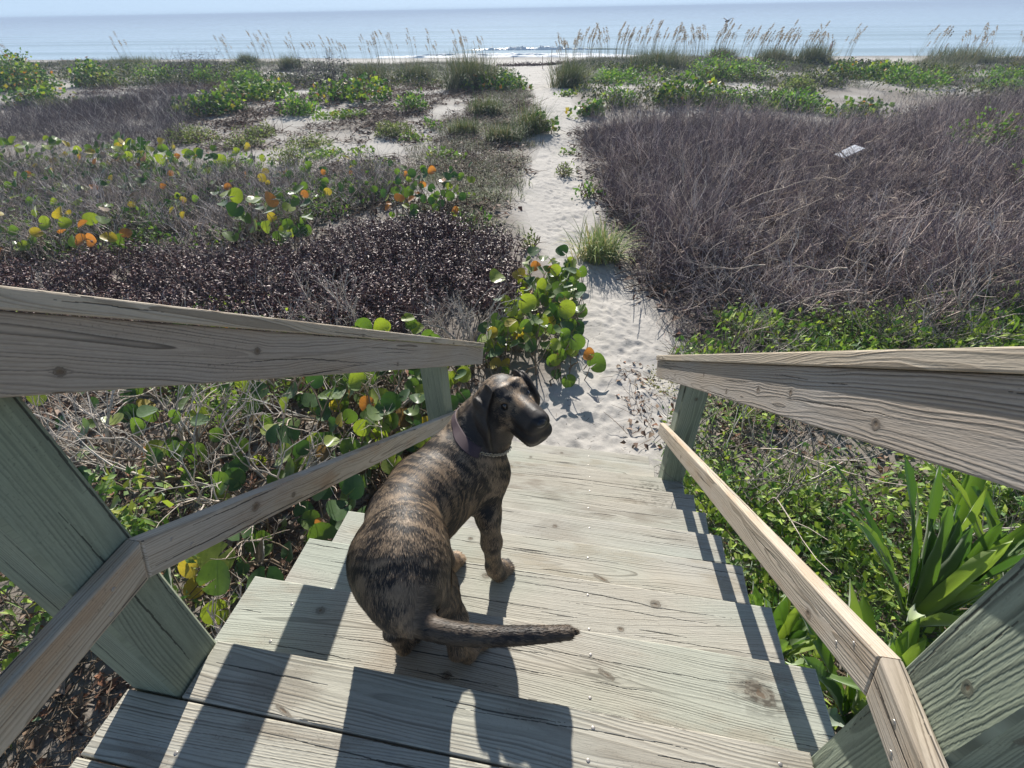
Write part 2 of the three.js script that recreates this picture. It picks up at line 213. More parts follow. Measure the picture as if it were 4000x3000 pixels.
function railing(side, label, o) {
  const t = thing('stair_railing', label, 'railing'), s = side, P = s < 0 ? PL : PR; // inner post face
  const X = (a, b) => s < 0 ? [P + a, P + b] : [P - b, P - a];
  const cap = z => o.cap[0] + o.cap[1] * z, seam = z => o.seam[0] + o.seam[1] * z, bot = z => o.bot[0] + o.bot[1] * z;
  const px = s < 0 ? [P - 0.14, P] : [P, P + 0.14];
  part('post', postGeo(...px, -0.484, -0.344, -0.3, 2.66, o.vo), o.post[0], t);
  part('post', postGeo(...px, -2.563, -2.423, -0.5, seam(-2.563) - 0.02, o.vo2), o.post[1], t);
  part('post', postGeo(...px, 1.0, 1.14, -0.3, 2.68, 0.3), o.post[0], t);
  const zt = -0.34, d = [0.831, 0.556];
  part('side_rail', slab([[zt, bot(zt)], [zt, seam(zt) - 0.002], [o.endS, seam(o.endS) - 0.002], [o.endB, bot(o.endB)]], ...X(0.001, 0.038), yz(), d, 3.7, 0.2, 0.004, o.uo, 0.2), o.side, t);
  part('cap_rail', slab([[zt, seam(zt)], [zt, cap(zt)], [o.endC, cap(o.endC)], [o.endC + 0.02, seam(o.endC + 0.02)]], ...X(-0.115, 0.05), yz(), d, 3.7, 0.2, 0.004, o.uo, 0.55), o.capMat, t);
  const yl = cap(zt);
  part('side_rail', slab([[zt + 0.004, yl - 0.19], [zt + 0.004, yl - 0.043], [1.3, yl - 0.043], [1.3, yl - 0.19]], ...X(0.001, 0.038), yz(), [1, 0], 3.7, 0.2, 0.004), o.side, t);
  part('cap_rail', slab([[zt + 0.004, yl - 0.041], [zt + 0.004, yl], [1.3, yl], [1.3, yl - 0.041]], ...X(-0.115, 0.05), yz(), [1, 0], 3.7, 0.2, 0.004), o.capMat, t);
  const gt = z => o.gt[0] + o.gt[1] * z, gb = z => gt(z) - 0.106, m0 = o.mitre, h = gt(m0);
  part('grab_rail', slab([[m0, gt(m0)], [m0 + 0.03, gt(m0) - 0.089 ], [-2.7, gb(-2.7)], [-2.7, gt(-2.7)]], ...X(0.0015, 0.0395), yz(), [0.84, 0.54], 2.8, 0.14, 0.005, o.guo, o.gvo), o.grab, t);
  part('grab_rail', slab([[m0 + 0.0015, h], [m0 + 0.0315, h - 0.089], [1.25, h - 0.089 + 0.01], [1.25, h + 0.01]], ...X(0.0015, 0.0395), yz(), [1, 0], 2.8, 0.14, 0.005, o.guo2, o.gvo2), o.grab, t);
  for (const [z, k] of [[m0 - 0.05, 0.3], [m0 - 0.08, 0.7], [m0 + 0.09, 0.3], [m0 + 0.12, 0.7], [-2.45, 0.3], [-2.5, 0.7]]) { const sc = part('screw', screwGeo, SCREW, t); sc.rotation.z = s < 0 ? -Math.PI / 2 : Math.PI / 2; sc.position.set(s < 0 ? P + 0.0395 : P - 0.0395, (z < m0 ? gt(z) : h) - 0.1 * k, z); }
  return t;
}
railing(-1, 'brown weathered stair railing left of the dog, in shade', { cap: [3.0716, 0.6673], seam: [3.0286, 0.6675], bot: [2.868, 0.6705], endS: -3.405, endB: -3.33, endC: -3.40, side: BROWNRAIL, capMat: CAPWOOD, grab: DARKGRAB, post: [POSTWOOD2, POSTWOOD2], mitre: -0.468, gt: [2.4859, 0.6766], uo: 0.654, guo: 0.7, gvo: 0, guo2: 0.65, gvo2: 0.3, vo: 0, vo2: 0.04 });
railing(1, 'pale grey sunlit stair railing right of the steps, green posts', { cap: [3.1064, 0.6722], seam: [3.0659, 0.6735], bot: [2.8879, 0.6677], endS: -3.34, endB: -3.235, endC: -3.335, side: GREYRAIL, capMat: CAPWOOD, grab: GRABWOOD, post: [POSTWOOD, POSTWOOD], mitre: -0.489, gt: [2.4565, 0.642], uo: 0.654, guo: 0.7, gvo: 0.1, guo2: 0.65, gvo2: 0.5, vo: 0, vo2: 0.05 });
// ---------- sand, path, beach, sea ----------
const PATH = [[1.5, -0.6, 1.0], [2.6, -0.55, 0.95], [3.2, -0.45, 0.74], [4.3, 0.02, 0.78], [4.9, 0.02, 0.9], [5.3, -0.1, 0.7], [5.9, -0.2, 0.5], [6.5, -0.3, 0.3], [7.3, -0.66, -0.1], [8.25, -1.06, -0.33], [9.5, -1.39, -0.2], [11, -1.62, -0.57], [13, -1.75, -0.9], [15.7, -1.75, -0.96], [19.6, -2.3, -1.38], [25.6, -3.4, -2.2], [33.4, -5.5, -3.6], [39.3, -6.8, -4.1], [44, -9, -4.0], [60, -12, -3]];
function pathAt(z) { const d = -z; if (d <= PATH[0][0]) return PATH[0]; for (let i = 1; i < PATH.length; i++) if (d < PATH[i][0]) { const a = PATH[i - 1], b = PATH[i], t = (d - a[0]) / (b[0] - a[0]); return [d, lerp(a[1], b[1], t), lerp(a[2], b[2], t)]; } return PATH[PATH.length - 1]; }
function pathDist(x, z) { const [, a, b] = pathAt(z); return Math.abs(x - (a + b) / 2) - (b - a) / 2; } // <0 inside
const SEA = -2.5;
function gyBase(x, z) {
  const d = -z, near = sm(2.5, 9, Math.hypot(x, z + 1.0) - 1.5);
  let y = near * (0.10 * fbm(x * 0.35, z * 0.35, 3) + 0.22 * n2(x * 0.09 + 3, z * 0.09) * sm(8, 22, d));
  const crest = Math.exp(-(((d - 41 - 1.5 * n2(x * 0.06, 7)) / 6) ** 2)) * (0.05 + 0.22 * n2(x * 0.16, 1.7)) * sm(0.3, 3.0, pathDist(x, z)) - (0.36 - 0.22 * (1 - sm(0.5, 3, 4 - Math.abs(x + 48)) ) * (1 - sm(0, 2, 2.6 - Math.abs(x - 18.2))) * sm(0.5, 3, pathDist(x, z)) * (1 - sm(46, 52, d))) * sm(28, 42, d);
  y *= 1 - 0.7 * sm(43, 52, d); y += crest;
  if (d > 43) y -= Math.min(2.1, (d - 43) * 0.053) + Math.max(0, d - 80) * 0.05;
  return y;
}
const gy = (x, z) => gyBase(x, z);
function sandTex(seed, wet = 0) {
  const N = 1024, px = new Uint8Array(N * N * 4), bp = new Uint8Array(N * N * 4), R = rng(seed);
  const per = (x, y, f, s) => { const u = x * f, v = y * f; const w = (a, b) => h2(((a % f) + f) % f + s * 131, ((b % f) + f) % f + s * 57); const i = Math.floor(u), j = Math.floor(v), p = u - i, q = v - j, a = p * p * (3 - 2 * p), b = q * q * (3 - 2 * q); return lerp(lerp(w(i, j), w(i + 1, j), a), lerp(w(i, j + 1), w(i + 1, j + 1), a), b) * 2 - 1; };
  for (let j = 0; j < N; j++) for (let i = 0; i < N; i++) {
    const x = i / N, y = j / N, big = per(x, y, 6, 1) * 0.5 + per(x, y, 13, 2) * 0.3 + per(x, y, 31, 3) * 0.25, mid = per(x, y, 64, 4) * 0.5 + per(x, y, 128, 5) * 0.4, fine = h2(i + seed * 7, j) - 0.5;
    const c = 1 + 0.07 * big + 0.06 * mid + 0.14 * fine, a = (j * N + i) * 4;
    px[a] = toS(0.405 * c); px[a + 1] = toS(0.382 * c); px[a + 2] = toS(0.35 * c); px[a + 3] = 255;
    const h = 0.5 + 0.22 * big + 0.2 * mid + 0.1 * fine; bp[a] = bp[a + 1] = bp[a + 2] = Math.max(0, Math.min(255, h * 255)); bp[a + 3] = 255;
  }
  for (let k = 0; k < 900; k++) { const x = R() * N | 0, y = R() * N | 0, dx = R() - 0.5, dy = R() - 0.5, l = 3 + R() * 12, v = R() < 0.6 ? 0.3 : 0.62; for (let s = 0; s < l; s++) { const a = (((y + dy * s * 2 + N) % N | 0) * N + ((x + dx * s * 2 + N) % N | 0)) * 4; px[a] *= v; px[a + 1] *= v * 0.95; px[a + 2] *= v * 0.9; } }
  const map = dataTex(N, N, px, true), bump = dataTex(N, N, bp, false); return { map, bump };
}
const ST = sandTex(3);
const SAND = new THREE.MeshStandardMaterial({ map: ST.map, bumpMap: ST.bump, bumpScale: 0.02, roughness: 0.95, vertexColors: true, name: 'sand' });
{
  const rows = [], cols = 261; let z = 26; while (z > 3) { rows.push(z); z -= 3; } z = 3; while (z > -150) { rows.push(z); z -= 0.10 + Math.max(0, -z) * 0.02; }
  const pos = [], uv = [], idx = [], col = [];
  rows.forEach((z, j) => { const half = 14 + 1.9 * Math.abs(z); for (let i = 0; i < cols; i++) { const u = i / (cols - 1) * 2 - 1, x = (u * 0.35 + 0.65 * u * u * u) * half - 1.5, pd = pathDist(x, z); let y = gy(x, z); if (-z > 1.2 && -z < 60) y -= 0.10 * sm(0.12, -0.08, pd); pos.push(x, y, z); uv.push(x / 4, z / 4);
    const d = -z, wet = sm(62, 80, d) * 0.55, soilShade = sm(0.0, 0.5, pd) * (1 - sm(33, 42, d)) * sm(-0.35, 0.25, fbm(x * 0.5, z * 0.5, 3) + (d < 9 ? 0.7 : d < 14 ? 0.15 : 0)); const c = [0, 1, 2].map(k => (1 - wet) * lerp(1, [0.36, 0.31, 0.27][k], soilShade * 0.75)); col.push(...c); } });  // off the path: soil tone with shade under the brush painted in
  for (let j = 0; j < rows.length - 1; j++) for (let i = 0; i < cols - 1; i++) { const a = j * cols + i, b = a + 1, c = a + cols, e = c + 1; idx.push(a, b, c, b, e, c); }
  const m = part('sand_ground', geoFrom(pos, idx, { uv, color: col }), SAND); tag(m, 'pale dune sand sloping down to the beach', 'sand', null, 'structure');
}
{ // the trodden path with its footprints
  const R = rng(19), dents = new Map(), cell = 0.3;
  const key = (x, z) => Math.floor(x / cell) + ',' + Math.floor(z / cell);
  for (let d = 2.6; d < 46; d += 0) { const z = -d, [, a, b] = pathAt(z), w = b - a, n = 1; const t = 0.5 + (R() + R() + R() - 1.5) * 0.42, x = a + w * t, r = 0.032 + R() * 0.045, dp = 0.003 + R() * R() * 0.014; const k = key(x, z); if (!dents.has(k)) dents.set(k, []); dents.get(k).push([x, z, r * (0.75 + R() * 0.5), r * 1.5, (R() - 0.5) * 1.2 - 0.1, dp]); d += 0.011 / Math.max(0.5, w) ; }
  const dent = (x, z) => { let s = 0; const ci = Math.floor(x / cell), cj = Math.floor(z / cell); for (let i = -1; i <= 1; i++) for (let j = -1; j <= 1; j++) { const l = dents.get((ci + i) + ',' + (cj + j)); if (l) for (const [px, pz, rx, rz, an, dp] of l) { const dx = x - px, dz = z - pz, c = Math.cos(an), q = Math.sin(an), u = (dx * c + dz * q) / rx, v = (-dx * q + dz * c) / rz, e = u * u + v * v; if (e < 6) s += dp * (-Math.exp(-e * 1.6) + 0.55 * Math.exp(-((Math.sqrt(e) - 1.25) ** 2) * 5)); } } return Math.max(-0.075, s); };
  const rows = []; let d = 1.4; while (d < 46) { rows.push(-d); d += 0.028 + Math.max(0, d - 5) * 0.0042; }
  const cols = 66, pos = [], uv = [], idx = [], col = [];
  rows.forEach(z => { const [, a, b] = pathAt(z), w = b - a, m = 0.32 + (-z) * 0.012; for (let i = 0; i < cols; i++) { const t = i / (cols - 1), x = a - m + (w + 2 * m) * t, pd = pathDist(x, z), ed = sm(m, 0.0, pd), wob = 0.06 * n2(x * 2.5, z * 2.5); const y = gy(x, z) - 0.012 + 0.02 * n2(x * 3, z * 3) * ed + dent(x, z) * ed - 0.13 * sm(0.35, 1, pd / m + wob * 2); pos.push(x, y, z); uv.push(x / 4 + 0.37, z / 4); const v = 1.06 + 0.05 * n2(x * 2, z * 2); col.push(v, v, v); } });
  for (let j = 0; j < rows.length - 1; j++) for (let i = 0; i < cols - 1; i++) { const a = j * cols + i, b = a + 1, c = a + cols, e = c + 1; idx.push(a, b, c, b, e, c); }
  const m = part('sand_path', geoFrom(pos, idx, { uv, color: col }), SAND); tag(m, 'footprint-covered sand path leading from the stairs to the sea', 'path', null, 'structure');
}
{ // sea: long low swells, fine ripples in the bump
  const N = 512, bp = new Uint8Array(N * N * 4);
  for (let j = 0; j < N; j++) for (let i = 0; i < N; i++) { const a = (j * N + i) * 4, P = 6.28318 / N; let h = 0; for (const [fx, fy, am, ph] of [[1, 5, .3, 0], [2, 9, .25, 1.3], [-3, 14, .2, 2.1], [5, 23, .15, .7], [-7, 31, .12, 4], [11, 47, .1, 5], [-17, 60, .08, 1], [29, 71, .07, 3]]) h += am * Math.sin(P * (fx * i + fy * j) + ph + 0.8 * Math.sin(P * (2 * i + 3 * j) * Math.sign(fx))); bp[a] = bp[a + 1] = bp[a + 2] = Math.max(0, Math.min(255, 128 + h * 100)); bp[a + 3] = 255; }
  const SEAM = new THREE.MeshPhysicalMaterial({ color: lin(0.42, 0.54, 0.59), roughness: 0.07, ior: 1.33, bumpMap: dataTex(N, N, bp, false), bumpScale: 0.025, name: 'sea_water' });
  const pos = [], uv = [], idx = [], rows = []; let d = 74; while (d < 4200) { rows.push(d); d += d < 190 ? 0.5 + (d - 74) * 0.008 : d * 0.03; } const cols = 90;
  rows.forEach(d => { const half = 150 + d * 1.7; for (let i = 0; i < cols; i++) { const x = (i / (cols - 1) * 2 - 1) * half; const amp = 0.22 * sm(74, 90, d) * (1 - sm(180, 400, d)); const ph = d * 0.42 + 2.2 * n2(x * 0.02, d * 0.01) ; let y = SEA + amp * (Math.pow(0.5 + 0.5 * Math.sin(ph), 3) * (1 + n2(x * 0.018, d * 0.12))); pos.push(x, y, -d); uv.push(x / 40, d / 40); } });
  for (let j = 0; j < rows.length - 1; j++) for (let i = 0; i < cols - 1; i++) { const a = j * cols + i, b = a + 1, c = a + cols, e = c + 1; idx.push(a, b, c, b, e, c); }
  tag(part('sea', geoFrom(pos, idx, { uv }), SEAM), 'calm pale blue sea with low swells up to the horizon', 'sea', null, 'structure');
}
// ---------- the brindle dog ----------
{
  const E0 = V3(-0.197, 2.118, -1.11), F = V3(0.68, -0.01, 0.73).normalize(), U0 = V3(-0.07, 0.98, 0.12), RT = V3().crossVectors(F, U0).normalize(), U = V3().crossVectors(RT, F).normalize();
  const HS = 0.86; const H = (f, u, r) => { f *= HS; u *= HS; r *= HS; return [E0.x + F.x * f + U.x * u + RT.x * r, E0.y + F.y * f + U.y * u + RT.y * r, E0.z + F.z * f + U.z * u + RT.z * r]; };
  const prim = []; // capsules with two radii: a, b, ra, rb, k (blend), tag
  const cap = (a, b, ra, rb, k = 0.03, sub = false) => prim.push({ a, b, ra, rb, k, sub, l2: Math.max(1e-9, (b[0] - a[0]) ** 2 + (b[1] - a[1]) ** 2 + (b[2] - a[2]) ** 2) });
  const chain = (pts, k) => { for (let i = 0; i < pts.length - 1; i++) cap(pts[i].slice(0, 3), pts[i + 1].slice(0, 3), pts[i][3], pts[i + 1][3], k); };
  const SP = [[-0.385, 1.962, -0.575, 0.078], [-0.392, 1.968, -0.61, 0.092], [-0.412, 1.962, -0.68, 0.102], [-0.456, 1.945, -0.78, 0.087], [-0.430, 1.902, -0.90, 0.111], [-0.372, 1.875, -1.03, 0.110], [-0.345, 1.905, -1.09, 0.099], [-0.305, 1.98, -1.13, 0.086], [-0.262, 2.06, -1.155, 0.072]];
  chain(SP, 0.04);
  cap([-0.435, 1.82, -0.90], [-0.365, 1.79, -1.05], 0.105, 0.09, 0.05);           // brisket
  cap([-0.478, 1.885, -0.80], [-0.45, 1.85, -0.90], 0.066, 0.093, 0.05);
  cap([-0.335, 1.83, -1.10], [-0.315, 1.92, -1.13], 0.07, 0.062, 0.05);            // fore chest
  for (const [s, x] of [[1, -0.28], [-1, -0.462]]) { // shoulders
    cap([x - 0.06 * s, 1.955, -1.015], [x, 1.83, -1.065], 0.05, 0.062, 0.045);
    cap([x, 1.83, -1.065], [x + 0.006 * s, 1.71, -0.985], 0.052, 0.037, 0.04);
  }
  chain([[-0.270, 1.73, -0.985, 0.037], [-0.262, 1.60, -0.968, 0.031], [-0.262, 1.455, -0.975, 0.0245], [-0.258, 1.425, -0.978, 0.0265]], 0.025); // right foreleg
  chain([[-0.258, 1.42, -0.98, 0.027], [-0.25, 1.375, -1.0, 0.029], [-0.243, 1.366, -1.02, 0.029]], 0.02);
  chain([[-0.47, 1.73, -0.985, 0.038], [-0.46, 1.60, -0.975, 0.031], [-0.45, 1.455, -0.985, 0.028], [-0.446, 1.425, -0.985, 0.029]], 0.025); // left foreleg
  chain([[-0.446, 1.42, -0.985, 0.027], [-0.437, 1.375, -1.0, 0.029], [-0.43, 1.366, -1.02, 0.029]], 0.02);
  for (const x of [-0.3115, -0.4585]) { } 
  // haunches and hind legs
  cap([-0.372, 1.945, -0.625], [-0.372, 1.79, -0.69], 0.072, 0.060, 0.05); cap([-0.365, 1.915, -0.60], [-0.335, 1.80, -0.635], 0.06, 0.054, 0.04);
  cap([-0.46, 1.945, -0.635], [-0.488, 1.80, -0.715], 0.076, 0.074, 0.05); cap([-0.44, 1.915, -0.60], [-0.462, 1.82, -0.64], 0.062, 0.052, 0.04);
  chain([[-0.347, 1.78, -0.675, 0.058], [-0.298, 1.71, -0.635, 0.037], [-0.277, 1.645, -0.588, 0.0225]], 0.03);
  chain([[-0.277, 1.64, -0.588, 0.021], [-0.268, 1.585, -0.608, 0.0175], [-0.263, 1.555, -0.622, 0.020]], 0.015);
  chain([[-0.263, 1.548, -0.625, 0.022], [-0.248, 1.545, -0.665, 0.025]], 0.02);
  chain([[-0.485, 1.79, -0.705, 0.058], [-0.474, 1.72, -0.64, 0.034], [-0.463, 1.672, -0.595, 0.021]], 0.03);
  chain([[-0.463, 1.668, -0.594, 0.020], [-0.455, 1.605, -0.602, 0.0165], [-0.451, 1.567, -0.608, 0.019]], 0.015);
  chain([[-0.451, 1.553, -0.61, 0.020], [-0.448, 1.545, -0.635, 0.022]], 0.02);
  // toes
  const toes = (p, d, w) => { const q = V3(-d.z, 0, d.x); for (const t of [-1.5, -0.5, 0.5, 1.5]) { const o = Math.abs(t) > 1 ? -0.006 : 0.004; const a = [p.x + q.x * t * w, p.y, p.z + q.z * t * w], b = [a[0] + d.x * (0.022 + o), p.y - 0.010, a[2] + d.z * (0.022 + o)]; cap(a, b, 0.0155, 0.0135, 0.006); } };
  toes(V3(-0.240, 1.364, -1.03), V3(0.35, 0, -0.93), 0.0155); toes(V3(-0.428, 1.364, -1.03), V3(0.1, 0, -0.99), 0.0155);
  toes(V3(-0.244, 1.545, -0.672), V3(0.45, 0, -0.9), 0.0145); toes(V3(-0.448, 1.545, -0.648), V3(0, 0, -1), 0.0138);
  // tail swung out to the right
  const TC = new THREE.CatmullRomCurve3([[-0.40, 1.925, -0.62], [-0.366, 1.942, -0.548], [-0.302, 1.952, -0.498], [-0.234, 1.955, -0.490], [-0.144, 1.96, -0.496], [-0.059, 1.97, -0.508], [0.004, 1.98, -0.518], [0.031, 1.985, -0.525]].map(p => V3(...p))), TN = 16, TAIL = [];
  for (let i = 0; i <= TN; i++) { const t = i / TN, p = TC.getPoint(t); TAIL.push([p.x, p.y, p.z, lerp(0.046, 0.0265, sm(0, 0.32, t)) * (t > 0.3 ? lerp(1, 0.5, (t - 0.3) / 0.65) : 1) * (t > 0.9 ? lerp(1, 0.12, (t - 0.9) / 0.1) : 1)]); }
  cap([-0.405, 1.985, -0.635], [-0.345, 1.957, -0.520], 0.062, 0.034, 0.06);
  cap(TAIL[0].slice(0, 3), TAIL[2].slice(0, 3), TAIL[0][3] * 1.25, TAIL[2][3], 0.09);
  for (let i = 2; i < TN; i++) cap(TAIL[i].slice(0, 3), TAIL[i + 1].slice(0, 3), TAIL[i][3], TAIL[i + 1][3], i < 5 ? 0.02 : 0.0015);
  // head
  { const cap0 = cap; const cap1 = (a, b, ra, rb, k, sub) => cap0(a, b, ra * HS, rb * HS, k, sub);
  cap1(H(-0.09, -0.036, 0), H(-0.045, -0.030, 0), 0.068, 0.064, 0.03);
  for (const s of [-1, 1]) {
    cap1(H(-0.04, 0.012, s * 0.032), H(-0.012, 0.012, s * 0.036), 0.034, 0.022, 0.022);   // brow
    cap1(H(-0.06, -0.055, s * 0.042), H(-0.02, -0.058, s * 0.040), 0.048, 0.040, 0.03);     // cheek
    cap1(H(0.0, -0.036, s * 0.018), H(0.116, -0.022, s * 0.018), 0.038, 0.031, 0.022);      // muzzle side
    cap1(H(0.025, -0.080, s * 0.026), H(0.118, -0.068, s * 0.023), 0.034, 0.031, 0.016);    // flews
    cap1(H(0.045, -0.108, s * 0.030), H(0.108, -0.100, s * 0.027), 0.020, 0.021, 0.014);
    cap1(H(0.004, 0.0, s * 0.048), H(0.010, 0.002, s * 0.050), 0.0135, 0.0115, 0.006, true); // eye hollow
    cap1(H(0.152, -0.008, s * 0.013), H(0.141, -0.014, s * 0.020), 0.006, 0.005, 0.004, true); // nostril
  }
  cap1(H(0.0, -0.010, 0), H(0.110, 0.004, 0), 0.034, 0.026, 0.02);                        // bridge
  cap1(H(0.130, 0.0, -0.008), H(0.130, 0.0, 0.008), 0.024, 0.024, 0.008);            // nose
  cap1(H(0.03, -0.105, 0), H(0.105, -0.104, 0), 0.030, 0.024, 0.02);                       // chin
  cap1(H(-0.06, -0.095, 0), H(0.0, -0.095, 0), 0.044, 0.035, 0.04);                          // throat
  cap0(H(-0.075, -0.11, 0.0), [-0.335, 1.92, -1.11], 0.036, 0.06, 0.05);
  }
  // hanging ears, flattened against the head
  const ears = [];
  for (const s of [1, -1]) { const P = s > 0 ? [[-0.276, 2.150, -1.100], [-0.300, 2.095, -1.082], [-0.296, 2.042, -1.064], [-0.285, 1.985, -1.054], [-0.268, 1.938, -1.046]] : [H(-0.085, 0.018, -0.064), H(-0.072, -0.012, -0.086), H(-0.05, -0.06, -0.090), H(-0.045, -0.11, -0.084), H(-0.045, -0.14, -0.08)], rr = [0.020, 0.034, 0.042, 0.034, 0.015]; for (let i = 0; i < 4; i++) ears.push({ a: P[i], b: P[i + 1], ra: rr[i], rb: rr[i + 1] }); }
  const seg = (q, x, y, z) => { const bx = q.b[0] - q.a[0], by = q.b[1] - q.a[1], bz = q.b[2] - q.a[2], px = x - q.a[0], py = y - q.a[1], pz = z - q.a[2]; const l2 = q.l2 ?? (bx * bx + by * by + bz * bz); const t = Math.min(1, Math.max(0, (px * bx + py * by + pz * bz) / l2)); const dx = px - bx * t, dy = py - by * t, dz = pz - bz * t; return [Math.sqrt(dx * dx + dy * dy + dz * dz) - (q.ra + (q.rb - q.ra) * t), dx, dy, dz, t]; };
  const smin = (a, b, k) => { const h = Math.max(k - Math.abs(a - b), 0) / k; return Math.min(a, b) - h * h * k * 0.25; };
  function sdf(x, y, z) {
    let d = 1e9;
    for (const q of prim) { const e = seg(q, x, y, z)[0]; if (q.sub) { const m = -e, h = Math.max(q.k - Math.abs(d - m), 0) / q.k; d = Math.max(d, m) + h * h * q.k * 0.25; } else d = smin(d, e, q.k); }
    for (const q of ears) { const s = seg(q, x, y, z), o = s[1] * RT.x + s[2] * RT.y + s[3] * RT.z, f = 2.6, r = q.ra + (q.rb - q.ra) * s[4]; const ln = Math.sqrt(Math.max(0, s[1] * s[1] + s[2] * s[2] + s[3] * s[3] - o * o) + o * o * f * f * 1.4); d = smin(d, (ln - r) * 0.42, 0.007); }
    // folds of loose skin
    return d;
  }
  // surface nets on a sparse grid
  const C = 0.0046, lo = [-0.72, 1.30, -1.30], hi = [0.06, 2.26, -0.42], nx = Math.ceil((hi[0] - lo[0]) / C), ny = Math.ceil((hi[1] - lo[1]) / C), nz = Math.ceil((hi[2] - lo[2]) / C), B = 6;
  const val = new Float32Array((nx + 1) * (ny + 1) * (nz + 1)).fill(NaN), ID = (i, j, k) => (i * (ny + 1) + j) * (nz + 1) + k;
  const at = (i, j, k) => { const id = ID(i, j, k); let v = val[id]; if (v !== v) v = val[id] = sdf(lo[0] + i * C, lo[1] + j * C, lo[2] + k * C); return v; };
  const vid = new Map(), pos = [], idx = [], cells = [];
  const CO = [[0, 0, 0], [1, 0, 0], [0, 1, 0], [1, 1, 0], [0, 0, 1], [1, 0, 1], [0, 1, 1], [1, 1, 1]], ED = [[0, 1], [2, 3], [4, 5], [6, 7], [0, 2], [1, 3], [4, 6], [5, 7], [0, 4], [1, 5], [2, 6], [3, 7]];
  for (let bi = 0; bi < nx; bi += B) for (let bj = 0; bj < ny; bj += B) for (let bk = 0; bk < nz; bk += B) {
    const c = sdf(lo[0] + (bi + B / 2) * C, lo[1] + (bj + B / 2) * C, lo[2] + (bk + B / 2) * C); if (Math.abs(c) > B * C * 0.95) continue;
    for (let i = bi; i < Math.min(nx, bi + B); i++) for (let j = bj; j < Math.min(ny, bj + B); j++) for (let k = bk; k < Math.min(nz, bk + B); k++) {
      const v = CO.map(o => at(i + o[0], j + o[1], k + o[2])); let n = 0; for (const q of v) if (q < 0) n++; if (n === 0 || n === 8) continue;
      let sx = 0, sy = 0, sz = 0, m = 0; for (const [p, q] of ED) if ((v[p] < 0) !== (v[q] < 0)) { const t = v[p] / (v[p] - v[q]); sx += CO[p][0] + (CO[q][0] - CO[p][0]) * t; sy += CO[p][1] + (CO[q][1] - CO[p][1]) * t; sz += CO[p][2] + (CO[q][2] - CO[p][2]) * t; m++; }
      vid.set(ID(i, j, k), pos.length / 3); pos.push(lo[0] + (i + sx / m) * C, lo[1] + (j + sy / m) * C, lo[2] + (k + sz / m) * C); cells.push([i, j, k]);
    }
  }
  for (const [i, j, k] of cells) { const s = at(i, j, k) < 0; const quad = (a, b, c, d, f) => { const q = [a, b, c, d].map(e => vid.get(ID(...e))); if (q.some(e => e === undefined)) return; f ? idx.push(q[0], q[1], q[2], q[0], q[2], q[3]) : idx.push(q[0], q[2], q[1], q[0], q[3], q[2]); };
    if (i && j && (at(i, j, k + 1) < 0) !== s) quad([i - 1, j - 1, k], [i, j - 1, k], [i, j, k], [i - 1, j, k], s);
    if (j && k && (at(i + 1, j, k) < 0) !== s) quad([i, j - 1, k - 1], [i, j, k - 1], [i, j, k], [i, j - 1, k], s);
    if (i && k && (at(i, j + 1, k) < 0) !== s) quad([i - 1, j, k - 1], [i - 1, j, k], [i, j, k], [i, j, k - 1], s); }
  const e = 0.002, nor = []; for (let i = 0; i < pos.length; i += 3) { const [x, y, z] = [pos[i], pos[i + 1], pos[i + 2]]; const n = V3(sdf(x + e, y, z) - sdf(x - e, y, z), sdf(x, y + e, z) - sdf(x, y - e, z), sdf(x, y, z + e) - sdf(x, y, z - e)).normalize(); nor.push(n.x, n.y, n.z); }
  // coat: tan ground with broken dark stripes lying across the spine; black mask, dark ears, dark tail
  const SPL = [0]; for (let i = 1; i < SP.length; i++) SPL.push(SPL[i - 1] + Math.hypot(SP[i][0] - SP[i - 1][0], SP[i][1] - SP[i - 1][1], SP[i][2] - SP[i - 1][2]));
  const inv = [F, U, RT];
  function along(x, y, z) { let best = 1e9, s = 0, d = null; for (let i = 0; i < SP.length - 1; i++) { const q = seg({ a: SP[i], b: SP[i + 1], ra: 0, rb: 0 }, x, y, z); if (q[0] < best) { best = q[0]; s = SPL[i] + (SPL[i + 1] - SPL[i]) * q[4]; d = i; } } return [s, d]; }
  function coat(x, y, z, jit = 0) {
    const [s] = along(x, y, z), hx = x - E0.x, hy = y - E0.y, hz = z - E0.z, f = (hx * F.x + hy * F.y + hz * F.z) / HS, u = (hx * U.x + hy * U.y + hz * U.z) / HS, r = (hx * RT.x + hy * RT.y + hz * RT.z) / HS;
    const head = sm(-0.16, -0.09, f) * sm(-0.20, -0.15, u) * (Math.abs(r) < 0.15 ? 1 : 0) * (y > 1.93 ? 1 : 0);
    const wrp = 0.024 * n3(x * 8, y * 8, z * 8) + 0.010 * n3(x * 26, y * 26, z * 26) + 0.003 * n3(x * 80, y * 80, z * 80), ss = s + wrp;
    const band = 0.45 * n3(ss * 55, y * 9, x * 9 + 3) + 0.75 * n3(ss * 120, y * 13 + 7, x * 13) + 0.75 * n3(ss * 225, y * 24, x * 24 + 9);
    const brk = n3(x * 30 + 5, y * 30, z * 30), fine = n3(ss * 70, y * 230, x * 230);
    let dark = sm(-0.30, 0.26, band * 0.85 + 0.14 * brk + 0.32 * fine + jit + 0.05);
    const tanv = [0.30, 0.195, 0.108].map((c, k) => lerp(c, [0.33, 0.255, 0.18][k], 0.5 + 0.5 * n3(x * 7, y * 7, z * 7)));
    // rump and legs carry more black
    const hind = sm(-0.70, -0.56, z) * sm(2.07, 1.97, y); dark = Math.max(dark, 0.92 * hind * sm(-0.4, 0.3, 0.35 * brk + 0.75 * band + fine * 0.4 + jit + 0.22));
